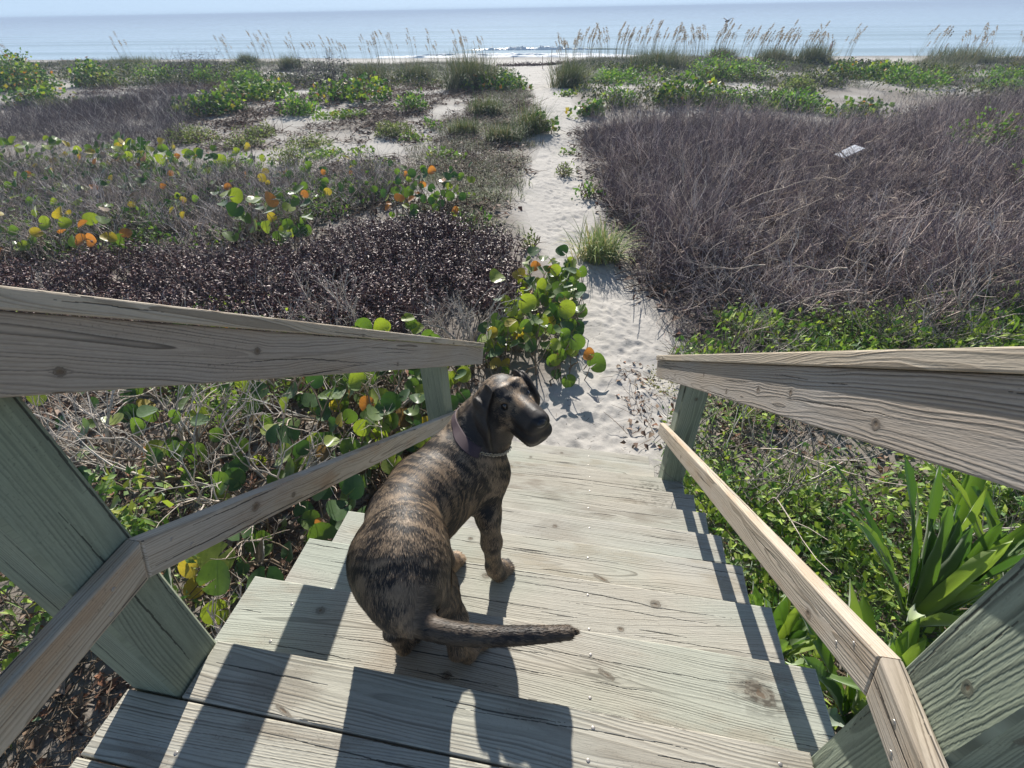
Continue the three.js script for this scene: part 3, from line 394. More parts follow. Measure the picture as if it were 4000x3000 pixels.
    const leg = sm(1.74, 1.62, y); dark = lerp(dark, sm(-0.25, 0.35, brk * 0.9 + n3(x * 45, y * 30, z * 45) * 0.7 + jit), leg * 0.8);
    if (y < 1.62) dark = Math.max(dark, 0.75 * sm(-0.45, 0.1, brk + fine * 0.6 + jit)) * 0.98 + 0.02;
    const tail = sm(-0.35, -0.29, x) * sm(-0.58, -0.54, z); dark = lerp(dark, 0.74 + 0.26 * sm(0.15, -0.2, brk + fine + jit + 0.2), tail);
    if (head > 0) { const mask = Math.max(sm(0.035, 0.085, f + 0.02 * brk), sm(-0.085, -0.12, u + 0.02 * brk) * sm(-0.04, 0.02, f)); const eye = Math.exp(-(((f - 0.0) / 0.03) ** 2) - (((u + 0.004) / 0.026) ** 2)) * sm(0.015, 0.035, Math.abs(r)); const ear = sm(0.078, 0.088, Math.abs(r)) * sm(-0.03, -0.05, f); const hd = Math.max(sm(-0.35, 0.3, 0.8 * brk + 0.7 * n3(x * 60, y * 60, z * 60) + jit + 0.05), mask * 0.95, eye * 0.8, ear * 0.85); dark = lerp(dark, hd, head); if (f > 0.132 && u > -0.03) return [0.012, 0.011, 0.012]; }
    let eb = 1; for (const q of ears) { const g = seg(q, x, y, z); eb = Math.min(eb, g[0]); } if (eb < 0.012 && y > 1.9) dark = lerp(dark, 0.93, sm(0.012, 0.002, eb));
    const blk = [0.026, 0.021, 0.019];
    return tanv.map((c, k) => lerp(c, blk[k], Math.min(1, dark)));
  }
  const col = []; for (let i = 0; i < pos.length; i += 3) col.push(...coat(pos[i], pos[i + 1], pos[i + 2]));
  const FUR = new THREE.MeshPhysicalMaterial({ vertexColors: true, roughness: 0.58, name: 'short_coat' });
  const dog = part('dog', geoFrom(pos, idx, { color: col, normal: nor }), FUR); tag(dog, 'brindle big dog on the steps, seen from behind, head turned back to the right', 'dog');
  // short hairs lying back along the body
  {
    const R = rng(77), P = [], Cc = [], N = []; const tmp = V3(), n = V3(), d = V3(), s = V3(); let tri = idx.length / 3, acc = 0; const cum = new Float32Array(tri);
    for (let t = 0; t < tri; t++) { const a = idx[t * 3] * 3, b = idx[t * 3 + 1] * 3, c = idx[t * 3 + 2] * 3; const ux = pos[b] - pos[a], uy = pos[b + 1] - pos[a + 1], uz = pos[b + 2] - pos[a + 2], vx = pos[c] - pos[a], vy = pos[c + 1] - pos[a + 1], vz = pos[c + 2] - pos[a + 2]; acc += Math.hypot(uy * vz - uz * vy, uz * vx - ux * vz, ux * vy - uy * vx) / 2; cum[t] = acc; }
    const COUNT = 300000;
    for (let h = 0; h < COUNT; h++) { const q = R() * acc; let l = 0, r = tri - 1; while (l < r) { const m = (l + r) >> 1; if (cum[m] < q) l = m + 1; else r = m; } const i = idx[l * 3] * 3, w = R(), v = R() * (1 - w), j = idx[l * 3 + 1] * 3, k = idx[l * 3 + 2] * 3, o = 1 - w - v; const x = pos[i] * o + pos[j] * w + pos[k] * v, y = pos[i + 1] * o + pos[j + 1] * w + pos[k + 1] * v, z = pos[i + 2] * o + pos[j + 2] * w + pos[k + 2] * v; n.set(nor[i], nor[i + 1], nor[i + 2]);
      const hx = x - E0.x, hy = y - E0.y, hz = z - E0.z, f = hx * F.x + hy * F.y + hz * F.z; const onHead = f > -0.10 && hx * hx + hy * hy + hz * hz < 0.034 && y > 1.97; if (onHead && f > 0.122 * HS) continue;
      if (onHead) d.copy(F).multiplyScalar(-1).addScaledVector(U, -0.25); else { const [, sg] = along(x, y, z); d.set(SP[sg][0] - SP[sg + 1][0], SP[sg][1] - SP[sg + 1][1], SP[sg][2] - SP[sg + 1][2]).normalize(); d.y -= y < 1.75 ? 2.5 : 0.45; if (x > -0.32 && z > -0.56 && y > 1.9) d.set(1, 0, -0.1); }
      d.addScaledVector(n, -d.dot(n)).normalize(); d.x += (R() - 0.5) * 0.5; d.y += (R() - 0.5) * 0.5; d.z += (R() - 0.5) * 0.5; d.addScaledVector(n, 0.16 - d.dot(n) * 0.85).normalize(); s.crossVectors(d, n).normalize();
      const L = (onHead ? 0.007 : 0.013) * (0.7 + R() * 0.7), W = 0.0008 + R() * 0.0006; tmp.set(x, y, z).addScaledVector(n, -0.0003);
      P.push(tmp.x + s.x * W, tmp.y + s.y * W, tmp.z + s.z * W, tmp.x + d.x * L, tmp.y + d.y * L, tmp.z + d.z * L, tmp.x - s.x * W, tmp.y - s.y * W, tmp.z - s.z * W);
      const c = coat(x, y, z, (R() - 0.5) * 1.05), br = 0.7 + R() * 0.75; for (let b = 0; b < 3; b++) { Cc.push(c[0] * br, c[1] * br, c[2] * br); N.push(n.x, n.y, n.z); } }
    part('coat', geoFrom(P, null, { color: Cc, normal: N }), FUR, dog, 'stuff');
  }
  // eyes
  const EYE = new THREE.MeshPhysicalMaterial({ color: lin(0.02, 0.012, 0.008), roughness: 0.08, clearcoat: 1, clearcoatRoughness: 0.03 });
  for (const s of [1, -1]) { const eye = part('eye', new THREE.SphereGeometry(0.0105, 18, 12), EYE, dog); eye.position.set(...H(0.001, 0.0005, s * 0.0455)); const lid = []; }
  { const n = part('nose', new THREE.SphereGeometry(0.0165, 20, 14), new THREE.MeshPhysicalMaterial({ color: lin(0.012, 0.011, 0.012), roughness: 0.3, clearcoat: 0.4, clearcoatRoughness: 0.3 }), dog); n.position.set(...H(0.143, 0.001, 0)); n.scale.set(0.9, 0.85, 1.15); n.quaternion.setFromRotationMatrix(new THREE.Matrix4().makeBasis(F, U, RT)); }
  // collar strap round the neck, with buckle, and a short choke chain at the throat
  const COL = new THREE.MeshStandardMaterial({ color: lin(0.085, 0.055, 0.062), roughness: 0.75, bumpScale: 0.0008 });
  const cc = V3(-0.322, 1.975, -1.116), ax = V3(0.50, 0.82, -0.24).normalize(), q1 = V3().crossVectors(ax, V3(0, 0, 1)).normalize(), q2 = V3().crossVectors(ax, q1);
  const surf = (c, a, t) => { const d = V3().addScaledVector(q1, Math.cos(t)).addScaledVector(q2, Math.sin(t)); let r = 0.03; for (let i = 0; i < 60; i++) { const p = V3().copy(c).addScaledVector(a, 0).addScaledVector(d, r); const v = sdf(p.x, p.y, p.z); if (v > 0.0) break; r += Math.max(0.001, -v * 0.6); if (r > 0.14) break; } return [d, r]; };
  { const p = [], ix = [], n = 90, hw = 0.0115, ok = [], links = []; for (let i = 0; i < n; i++) { const t = i / n * 6.28318; const prof = [[-hw, 0.0005], [-hw, 0.0035], [-hw * 0.8, 0.0045], [hw * 0.8, 0.0045], [hw, 0.0035], [hw, 0.0005]]; let q; for (const [w, o] of prof) { const c = V3().copy(cc).addScaledVector(ax, w), [d, r] = surf(c, ax, t); q = c.addScaledVector(d, r + o); p.push(q.x, q.y, q.z); } ok.push(!(q.x > -0.283 && q.z > -1.125)); if (!ok[i]) { const [d, r] = surf(cc, ax, t); links.push([V3().copy(cc).addScaledVector(d, r + 0.004), d]); } }
    for (let i = 0; i < n; i++) if (ok[i] && ok[(i + 1) % n]) for (let k = 0; k < 5; k++) { const a = i * 6 + k, b = ((i + 1) % n) * 6 + k; ix.push(a, b, a + 1, a + 1, b, b + 1); }
    const collar = part('collar', geoFrom(p, ix), COL, dog); tag(collar, 'dull mauve strap collar with a short chain');
    const BK = new THREE.MeshStandardMaterial({ color: lin(0.02, 0.02, 0.022), roughness: 0.35 });
    const [d, r] = surf(cc, ax, 1.1); const bk = part('buckle', new THREE.BoxGeometry(0.004, 0.028, 0.012), BK, collar); bk.position.copy(V3().copy(cc).addScaledVector(d, r + 0.005)); bk.quaternion.setFromRotationMatrix(new THREE.Matrix4().makeBasis(d, ax, V3().crossVectors(d, ax)));
    const MET = new THREE.MeshStandardMaterial({ color: lin(0.5, 0.46, 0.38), metalness: 1, roughness: 0.3 });
    links.forEach(([c, d], i) => { const l = part('chain_link', new THREE.TorusGeometry(0.0052, 0.0015, 8, 12), MET, collar); l.position.copy(c); const y = V3().crossVectors(d, ax).normalize(); l.quaternion.setFromRotationMatrix(i % 2 ? new THREE.Matrix4().makeBasis(ax, y, V3().crossVectors(ax, y)) : new THREE.Matrix4().makeBasis(d, y, V3().crossVectors(d, y))); });
  }
  globalThis.__dogN = pos.length / 3;
}
const SHRUBS = [
  ['grape',-31.78,-26.19,3.37,1.38,'long dark green sea grape mound at the far left edge below the dune crest'],
  ['grape',-27.89,-26.75,2.18,0.92,'sea grape bush right of the far left mound, patch of bare sand behind'],
  ['green',-25.33,-28.83,1.87,0.88,'bright green round bush touching the dark upright bush on the left crest'],
  ['dark',-24.01,-29.88,2.86,1.15,'dark purplish upright bush on the left crest beside a bright green bush'],
  ['green',-21.49,-27.56,1.19,0.81,'small green bush at the right foot of the dark upright bush'],
  ['vine',-17.91,-24.28,1.31,0.56,'yellow-green low growth between dark bush and orange-leaved sea grape'],
  ['green',-18.74,-27.35,1.40,0.62,'small dull green bush under two grass tufts on the left crest'],
  ['dark',-14.33,-26.58,2.27,1.13,'dark round bush with twiggy top on the crest, left of the path'],
  ['grape',-14.78,-21.81,2.12,0.56,'low sea grape mound with a few orange leaves at the edge of open sand'],
  ['grape',-14.90,-18.79,2.06,0.58,'yellow-lit sea grape mound bordering the dark dead brush on the left'],
  ['green',-11.22,-19.00,1.32,0.54,'leafy green mound on open sand below the round dark bush'],
  ['grape',-10.54,-21.77,2.09,0.73,'sea grape mound with orange leaves at its right end, mid sand'],
  ['vine',-9.44,-18.18,1.44,0.36,'yellow-green creeping patch below the orange-leaved sea grape mound'],
  ['pale',-12.15,-14.32,1.39,0.40,'largest pale olive cushion shrub, at the edge of the dead brush'],
  ['pale',-10.85,-15.34,1.03,0.31,'small pale olive cushion shrub, upper of a pair on the sand'],
  ['pale',-10.27,-13.91,0.95,0.25,'small pale olive cushion shrub, lower of a pair on the sand'],
  ['pale',-8.34,-14.17,1.10,0.29,'double-humped pale olive cushion shrub alone on the bare sand'],
  ['vine',-7.17,-13.33,1.46,0.12,'flat bright green creeper strip across the bare sand'],
  ['pale',-7.92,-12.16,1.09,0.44,'pale shrub with bright green foot behind the grey twig field'],
  ['pale',-12.26,-11.91,0.77,0.51,'tall thin pale shrub rising behind the left sea grape row'],
  ['green',-8.88,-11.66,1.33,0.35,'green shrub at the upper edge of the grey twig field'],
  ['vine',-21.41,-20.08,1.72,0.28,'thin yellow-green creeper under the left sea grape bush'],
  ['grape',-23.98,-19.68,1.91,0.54,'low sea grape with orange leaves near the left edge, below the long mound'],
  ['grass',-21.83,-18.84,1.46,0.37,'pale dry grass patch in the left dead brush'],
  ['green',-7.23,-19.68,0.88,0.58,'bright green upright bush alone beside grass mounds, left of the path'],
  ['grass',-4.36,-16.22,1.06,0.44,'olive grass mound at the right edge of open sand'],
  ['grass',-3.01,-15.46,1.11,0.53,'large olive grass mound left of the path bend'],
  ['grass',-2.34,-16.50,0.92,0.84,'tall grey-green grass tuft leaning over the left path edge'],
  ['grass',-4.33,-19.07,1.16,0.57,'olive grass mound behind the large one, left of the path'],
  ['green',-5.58,-16.89,0.41,0.24,'tiny green bush at the corner of the open sand'],
  ['grape',-1.92,-16.57,0.62,0.49,'small sea grape with one big round leaf at the left path edge'],
  ['grass',-6.53,-25.57,2.40,1.38,'big grass mound on the crest just left of the path'],
  ['grass',-11.03,-31.22,2.56,0.93,'grass mound on the crest, second left of the path'],
  ['grass',-14.06,-31.12,2.86,0.91,'grass mound on the crest, third left of the path'],
  ['grape',-4.95,-25.32,2.15,0.52,'sea grape and vines at the foot of the big crest grass mound'],
  ['pale',-6.69,-16.02,1.16,0.37,'yellowish cushion shrub between bare sand and green bush'],
  ['vine',-5.67,-15.45,0.77,0.13,'small yellow creeper patch in the middle of bare sand'],
  ['vine',-3.97,-13.08,0.91,0.19,'bright yellow-green creeper clump on dry ground left of the path'],
  ['pale',-5.06,-11.08,0.99,0.43,'rounded pale shrub at the upper right of the sea grape field'],
  ['vine',-2.65,-9.62,0.40,0.12,'small bright creeper by the sandy clearing'],
  ['green',-2.31,-8.15,0.62,0.37,'yellow-green leafy plant at the upper edge of the purple thicket'],
  ['pale',-1.01,-7.47,0.31,0.24,'small grey-green shrub by the path where the purple thicket ends'],
  ['grass',-1.99,-26.55,1.77,1.09,'big grass mound on the crest just right of the path'],
  ['green',0.11,-28.81,2.46,0.42,'low green growth below the crest grass, right of the path'],
  ['vine',-1.84,-22.84,0.63,0.23,'low green patch sticking out onto the path from the right'],
  ['green',0.21,-20.90,1.04,0.51,'bright leafy bush at the upper left corner of the right dead thicket'],
  ['grape',-0.82,-18.93,0.93,0.42,'yellowing sea grape leaves at the right path edge'],
  ['vine',-1.02,-14.27,0.39,0.13,'small bright plant on the right path edge, upper'],
  ['pale',-0.88,-11.83,0.48,0.29,'small grey-green shrub on the right path edge'],
  ['green',-0.31,-10.24,0.50,0.32,'green shrub at the right path edge below the grey-green one'],
  ['grass',0.01,-7.19,0.76,0.63,'yellow-green grass clump on the right side of the path near the stairs'],
  ['green',5.59,-31.22,3.13,0.88,'bright green dome bush on the right crest, in front of sea oats'],
  ['grass',7.13,-42.48,2.08,0.74,'grass mound on the right crest behind the bright dome bush'],
  ['grass',10.34,-41.73,2.62,0.86,'grass mound on the right crest, right of the dome bush'],
  ['grass',12.17,-39.61,2.01,1.10,'rounded grass mound at the right end of the dense sea oats'],
  ['grass',2.58,-36.88,3.63,1.02,'long grass mound under the dense sea oats right of the path'],
  ['grape',2.77,-21.69,1.62,0.75,'sea grape at the left end of the green strip behind the dead thicket'],
  ['green',4.42,-21.86,1.81,0.57,'leafy middle section of the green strip behind the dead thicket'],
  ['green',6.42,-22.10,2.16,0.52,'leafy right section of the green strip behind the dead thicket'],
  ['grape',8.43,-21.29,1.65,0.43,'thin straggling sea grape end of the green strip'],
  ['pale',7.63,-26.58,1.51,0.53,'pale grey-green shrub on sand between dome bush and green strip'],
  ['grape',11.45,-31.79,1.26,0.52,'small sea grape on sand right of the pale grey shrub'],
  ['grape',12.81,-31.24,1.94,0.56,'sea grape with one yellow leaf on top, on the right sand'],
  ['green',13.72,-29.43,1.90,0.56,'glowing bright green low bush on the right sand'],
  ['grass',17.24,-36.24,3.32,0.59,'yellow-green grass bank under the right sea oats'],
  ['grass',22.69,-43.36,5.11,0.85,'long grass mound on the far right crest'],
  ['grass',17.57,-43.19,1.05,0.44,'lone small grass tuft on the beach sand, right'],
  ['green',19.69,-33.35,1.95,0.46,'green bush at the far right edge, upper'],
  ['green',16.66,-27.90,1.80,0.35,'green bush at the far right edge, lower'],
  ['vines',8.98,-14.72,1.27,0.75,'leafy climbing shrub growing through the dead thicket at the right'],
  ['vines',10.16,-15.30,0.69,0.61,'bright leafy spray at the right picture edge in the dead thicket'],
  ['vines',7.63,-10.81,0.51,0.47,'lower leafy spray at the right picture edge in the dead thicket'],
  ['grass',-27.46,-40.18,1.73,0.78,'rounded grass tuft with sea oats, leftmost big one on the crest'],
  ['grass',-22.66,-37.98,1.68,0.89,'rounded grass tuft with sea oats, right of the leftmost one'],
  ['grass',-39.26,-42.12,5.27,0.59,'low grass bank on the left crest in front of the sea']
];
const OATS_LEFT = [[-9.6,-40.5], [-10.4,-40.5], [-11.2,-40.5], [-12.6,-40.5], [-14.5,-40.5], [-15.5,-40.5], [-16.7,-40.5], [-17.9,-40.5], [-19.2,-40.5], [-20.3,-40.5], [-21.6,-40.5], [-23.4,-40.5], [-25.1,-40.5], [-27.1,-40.5], [-28.4,-40.5], [-37.6,-40.5], [-49.1,-40.5]], OATS_RIGHT = [[-3.4,-40.5], [-2.6,-40.5], [-1.7,-40.5], [-0.8,-40.5], [0.0,-40.5], [0.9,-40.5], [1.8,-40.5], [2.7,-40.5], [3.6,-40.5], [4.5,-40.5], [5.4,-40.5], [6.3,-40.5], [7.2,-40.5], [8.1,-40.5], [9.0,-40.5], [10.0,-40.5], [10.9,-40.5], [11.8,-40.5], [12.8,-40.5], [14.4,-40.5], [19.0,-40.5], [20.0,-40.5], [20.7,-40.5], [21.8,-40.5], [22.8,-40.5], [23.7,-40.5], [24.2,-40.5]];
// ---------- plant materials and builders ----------
const leafMat = (c, o = {}) => new THREE.MeshPhysicalMaterial({ color: c ?? lin(1, 1, 1), vertexColors: !c, roughness: 0.95, transmission: o.t ?? 0.45, thickness: 0, clearcoat: o.cc ?? 0.25, clearcoatRoughness: o.cr ?? 0.35, side: THREE.DoubleSide, name: o.name ?? 'leaf' });
const FOLI = leafMat(null, { cc: 0.15, name: 'foliage' });
const GRASSM = leafMat(null, { t: 0.2, cc: 0.08, cr: 0.5, name: 'grass_blade' });
const BARK = new THREE.MeshStandardMaterial({ vertexColors: true, roughness: 0.9, name: 'twig_bark' });
const PURPLE = new THREE.MeshPhysicalMaterial({ vertexColors: true, roughness: 0.5, specularIntensity: 0.5, name: 'bronze_leaf', side: THREE.DoubleSide });
const DRY = new THREE.MeshStandardMaterial({ vertexColors: true, roughness: 0.85, name: 'dry_leaf', side: THREE.DoubleSide });
function vary(c, R, a = 0.25) { const k = 1 + (R() - 0.5) * 2 * a, h = (R() - 0.5) * a * 0.5; return [Math.max(0, c[0] * (k + h)), Math.max(0, c[1] * k), Math.max(0, c[2] * (k - h))]; }
function crook(R, p, d, L, n, bend) { const pts = [p.clone()], q = p.clone(), e = d.clone(); for (let i = 0; i < n; i++) { e.x += (R() - 0.5) * bend; e.y += (R() - 0.5) * bend; e.z += (R() - 0.5) * bend; e.normalize(); q.addScaledVector(e, L / n); pts.push(q.clone()); } return [pts, e]; }
function branch(T, R, p, d, L, r, lvl, o) {
  const n = o.seg ?? 3, [pts, e] = crook(R, p, d, L, n, o.bend ?? 0.5); T.tube(pts, pts.map((_, i) => r * (1 - 0.45 * i / n)), o.sides ?? 4);
  if (lvl <= 0) { if (o.tip) o.tip(pts[n], e); return; }
  const kids = o.kids ?? 3; for (let k = 0; k < kids; k++) { const at = k === 0 ? pts[n] : pts[1 + Math.floor(R() * n)], f = e.clone(); const v = RV(R); f.addScaledVector(v, o.spread ?? 0.8); f.y += o.up ?? 0.2; f.normalize(); branch(T, R, at, f, L * (0.6 + R() * 0.3), r * 0.6, lvl - 1, o); }
}
// round sea grape leaf, nearly a disc with a notch, slightly cupped; vein pattern by small folds
function grapeLeafGeo(seed) {
  const R = rng(seed), pos = [0, 0, 0], idx = [], n = 15, cup = 0.12 + R() * 0.26, tw = (R() - 0.5) * 0.6, f = R() * 6; const ring = (s, cnt) => { for (let i = 0; i <= cnt; i++) { const t = 0.12 + (i / cnt) * (6.2832 - 0.24), r = s * (1 + 0.04 * Math.sin(3 * t + f) - 0.13 * Math.exp(-(Math.min(t, 6.2832 - t) ** 2) * 8)); const x = -Math.cos(t) * r * 0.5 + 0.43, z = Math.sin(t) * r * 0.54; pos.push(x, cup * (r * r) * (0.5 + 0.5 * Math.cos(t * 2 + f)) * 0.6 + tw * z * x + 0.012 * Math.sin(9 * t), z); } };
  pos[0] = 0.43; ring(0.55, n); ring(1, n); for (let i = 0; i < n; i++) { idx.push(0, 1 + i, 2 + i); const a = 1 + i, b = a + 1, c = n + 2 + i, d = c + 1; idx.push(a, c, b, b, c, d); }
  const uv = []; for (let i = 0; i < pos.length; i += 3) uv.push(pos[i] * 0.95 + 0.06, pos[i + 2] * 0.9 + 0.5); return geoFrom(pos, idx, { uv });
}
const VEIN = (() => { const N = 256, px = new Uint8Array(N * N * 4); for (let j = 0; j < N; j++) for (let i = 0; i < N; i++) { const x = i / N, y = j / N - 0.5, a = (j * N + i) * 4; let v = Math.exp(-((y / 0.010) ** 2)); for (let k = 0; k < 5; k++) { const q = x - 0.10 - k * 0.17 - Math.abs(y) * 0.75 - y * y * 0.5; v = Math.max(v, 0.75 * Math.exp(-((q / 0.011) ** 2)) * (Math.abs(y) < 0.5 ? 1 : 0)); } const m = 0.82 + 0.13 * fbm(x * 9, y * 9, 3) - 0.3 * sm(0.25, 0.5, fbm(x * 6 + 3, y * 6, 3)); px[a] = toS(Math.min(1, lerp(m, 1.0, v * 0.8))); px[a + 1] = toS(Math.min(1, lerp(m, 0.95, v * 0.7))); px[a + 2] = toS(Math.min(1, lerp(m * 0.9, 1.0, v * 0.5))); px[a + 3] = 255; } return dataTex(N, N, px, true); })();
const GL = [1, 2, 3, 4, 5].map(grapeLeafGeo);
const GLC = { dark: [0.06, 0.15, 0.022], green: [0.155, 0.275, 0.025], lime: [0.34, 0.45, 0.03], yellow: [0.58, 0.46, 0.04], orange: [0.66, 0.27, 0.045], brown: [0.22, 0.14, 0.05], grey: [0.34, 0.27, 0.23] };
const GLM = Object.fromEntries(Object.entries(GLC).map(([k, c]) => [k, leafMat(lin(...c), { t: k === 'grey' ? 0.1 : k === 'dark' ? 0.4 : 0.6, cc: k === 'grey' ? 0 : 0.45, cr: 0.28, name: 'sea_grape_leaf' })])); for (const k in GLM) GLM[k].map = VEIN;
function pickC(R, w) { let t = R() * Object.values(w).reduce((a, b) => a + b, 0); for (const k in w) { t -= w[k]; if (t <= 0) return k; } return 'green'; }
// a sea grape whose leaves are each a part
function seaGrape(label, spots, o = {}) {
  const R = rng(o.seed ?? 1), b = spots[0], root = thing('sea_grape', label, 'sea grape', [b[0], gy(b[0], b[2]), b[2]]), oy = root.position;
  const T = new Tri(); T.col = [0.22, 0.17, 0.12]; const Q = new THREE.Quaternion(), X = V3(1, 0, 0), M = new THREE.Matrix4();
  spots.forEach(([x, y, z, s, kind]) => {
    const p = V3(x - oy.x, y, z - oy.z);
    const m = new THREE.Mesh(GL[Math.floor(R() * 5)], GLM[kind ?? pickC(R, o.mix ?? { dark: 3, green: 5, lime: 3, yellow: 0.7, orange: 0.7 })]); m.name = 'leaf'; m.castShadow = m.receiveShadow = true;
    const tilt = o.tilt ?? 0.9, up = V3((R() - 0.5) * tilt * 1.7, 0.3 + R() * 0.9, (R() - 0.35) * tilt * 1.5 + (o.face ?? 0.3)).normalize(), d = V3(R() - 0.5, 0, R() - 0.5).normalize(); d.addScaledVector(up, -d.dot(up)).normalize(); const sd = V3().crossVectors(d, up);
    M.makeBasis(d, up, sd); m.quaternion.setFromRotationMatrix(M); m.position.copy(p); m.scale.setScalar(s); root.add(m);
    // leaf stalk and a little wood
    const n = V3((R() - 0.5) * 0.25, -0.16 - R() * 0.1, (R() - 0.5) * 0.25).add(p); T.tube([p, p.clone().lerp(n, 0.5).add(V3(0.01, 0.02, 0)), n], [0.004, 0.005, 0.006], 4);
    if (R() < 0.7) { const g = V3(n.x + (R() - 0.5) * 0.4, -0.05, n.z + (R() - 0.5) * 0.4); T.tube([n, n.clone().lerp(g, 0.5).add(V3((R() - 0.5) * 0.15, 0.03, (R() - 0.5) * 0.15)), g], [0.006, 0.010, 0.015], 5); }
  });
  part('stem', T.geo(), BARK, root, 'stuff'); return root;
}
// ---------- bushes, mounds, tufts: one thing each ----------
const inMound = (R, w, d, h) => { const t = R() * 6.2832, c = Math.pow(R(), 0.8), el = Math.acos(1 - c), r = 0.78 + R() * 0.22; return V3(Math.cos(t) * Math.sin(el) * r * w / 2, Math.cos(el) * r * h, Math.sin(t) * Math.sin(el) * r * d / 2); };
const KINDS = {
  grape: { c: [GLC.dark, GLC.dark, GLC.green, GLC.green, GLC.lime], x: [GLC.orange, GLC.yellow], xp: 0.05, leaf: [0.115, 0.11], dens: 105, up: 0.7, cat: 'sea grape', name: 'sea_grape' },
  green: { c: [[0.07, 0.17, 0.025], [0.13, 0.28, 0.03], [0.22, 0.40, 0.04]], x: [[0.36, 0.46, 0.06]], xp: 0.15, leaf: [0.10, 0.045], dens: 190, up: 0.5, cat: 'bush', name: 'green_bush' },
  vines: { c: [[0.11, 0.25, 0.03], [0.22, 0.40, 0.04]], x: [[0.3, 0.38, 0.05]], xp: 0.2, leaf: [0.085, 0.05], dens: 110, up: 0.5, cat: 'bush', name: 'climbing_shrub' },
  pale: { c: [[0.17, 0.21, 0.055], [0.25, 0.29, 0.08], [0.10, 0.14, 0.035]], x: [[0.50, 0.50, 0.28], [0.24, 0.36, 0.05]], xp: 0.25, leaf: [0.055, 0.03], dens: 560, up: 0.4, cat: 'shrub', name: 'cushion_shrub' },
  dark: { c: [[0.035, 0.037, 0.04], [0.055, 0.042, 0.055], [0.03, 0.045, 0.025]], x: [[0.06, 0.12, 0.03]], xp: 0.15, leaf: [0.10, 0.034], dens: 520, up: 1.6, cat: 'bush', name: 'dark_bush' },
  vine: { c: [[0.20, 0.36, 0.03], [0.32, 0.46, 0.04], [0.14, 0.25, 0.025]], x: [[0.48, 0.46, 0.06]], xp: 0.1, leaf: [0.075, 0.065], dens: 170, up: 0.9, cat: 'creeper', name: 'creeper_patch' },
};
SHRUBS.forEach(([type, x, z, w, h, label], n) => {
  const R = rng(1000 + n), K = KINDS[type], far = sm(9, 20, -z); w *= 1 + 0.12 * far; h *= 1 + 0.2 * far;
  if (type === 'grass') {
    const root = thing('grass_mound', label, 'grass', [x, gy(x, z), z]), T = new Tri(), N = Math.min(1500, Math.round(220 + w * Math.max(w, 0.8) * 210));
    for (let k = 0; k < N; k++) { const p = V3((R() + R() - 1) * w / 2, 0, (R() + R() - 1) * w * 0.36), a = R() * 6.2832, o = 0.25 + R() * 0.75, L = h * (0.75 + R() * 0.65); const gb = z > -8 ? 2.1 : z > -24 ? 1.25 : 1; T.col = vary(R() < 0.25 ? [0.32, 0.27, 0.13] : R() < 0.5 ? [0.16, 0.20, 0.065] : [0.09, 0.13, 0.045], R).map(q => q * gb); T.blade(p, V3(Math.cos(a) * o + 0.12, 1, Math.sin(a) * o).normalize(), L * 1.2, 0.010 + R() * 0.010, 0.25 + R() * 0.55 * o); }
    part('blades', T.geo(), GRASSM, root, 'stuff'); return;
  }
  const root = thing(K.name, label, K.cat, [x, gy(x, z) + (type === 'vines' ? 0.35 : 0), z]), T = new Tri(), S = new Tri(), d = Math.max(0.35, w * 0.75), flat = type === 'vine', hh = flat ? Math.min(h, 0.2) : h, N = Math.min(2200, Math.round((w * d * 0.8 + hh * w) * K.dens * (1 + 0.5 * far)));
  const lob = []; for (let k = 0; k < 3 + w * 2.2; k++) lob.push([V3((R() - 0.5) * w * 0.8, 0, (R() - 0.5) * d * 0.8), 0.3 + R() * 0.35, 0.6 + R() * 0.55]);
  for (let k = 0; k < N; k++) { const [c, s, v] = lob[Math.floor(R() * lob.length)], p = inMound(R, w * s * 1.3, d * s * 1.3, hh * v).add(c); if (R() < 0.25) p.y *= R(); p.y += 0.02; T.col = vary(R() < K.xp ? K.x[Math.floor(R() * K.x.length)] : K.c[Math.floor(R() * K.c.length)], R); const out = V3(p.x - c.x, 0.15, p.z - c.z).normalize(), nn = RV(R).multiplyScalar(0.75).add(V3(0, K.up, 0.45)).normalize(), dd = RV(R).multiplyScalar(0.7).add(out).add(V3(0, type === 'dark' ? 1.4 : 0.15, 0)); dd.addScaledVector(nn, -dd.dot(nn)).normalize(); const l = K.leaf[0] * (0.7 + R() * 0.6) * (1 + 0.35 * far); T.leaf(p, dd, nn, l, K.leaf[1] * l / K.leaf[0], 0.15, 0.12); }
  S.col = type === 'dark' ? [0.10, 0.08, 0.075] : [0.2, 0.15, 0.11]; for (let k = 0; k < 10 + w * 8; k++) { const c = lob[k % lob.length][0], a = RV(R); a.y = Math.abs(a.y) + 0.5; branch(S, R, V3(c.x * 0.8, -0.03, c.z * 0.8), a.normalize(), hh * (type === 'dark' ? 0.75 : 0.55), 0.012, 1, { seg: 2, sides: 3, kids: 3, spread: 0.7 }); }
  part('foliage', T.geo(), FOLI, root, 'stuff'); part('stems', S.geo(), BARK, root, 'stuff');
});
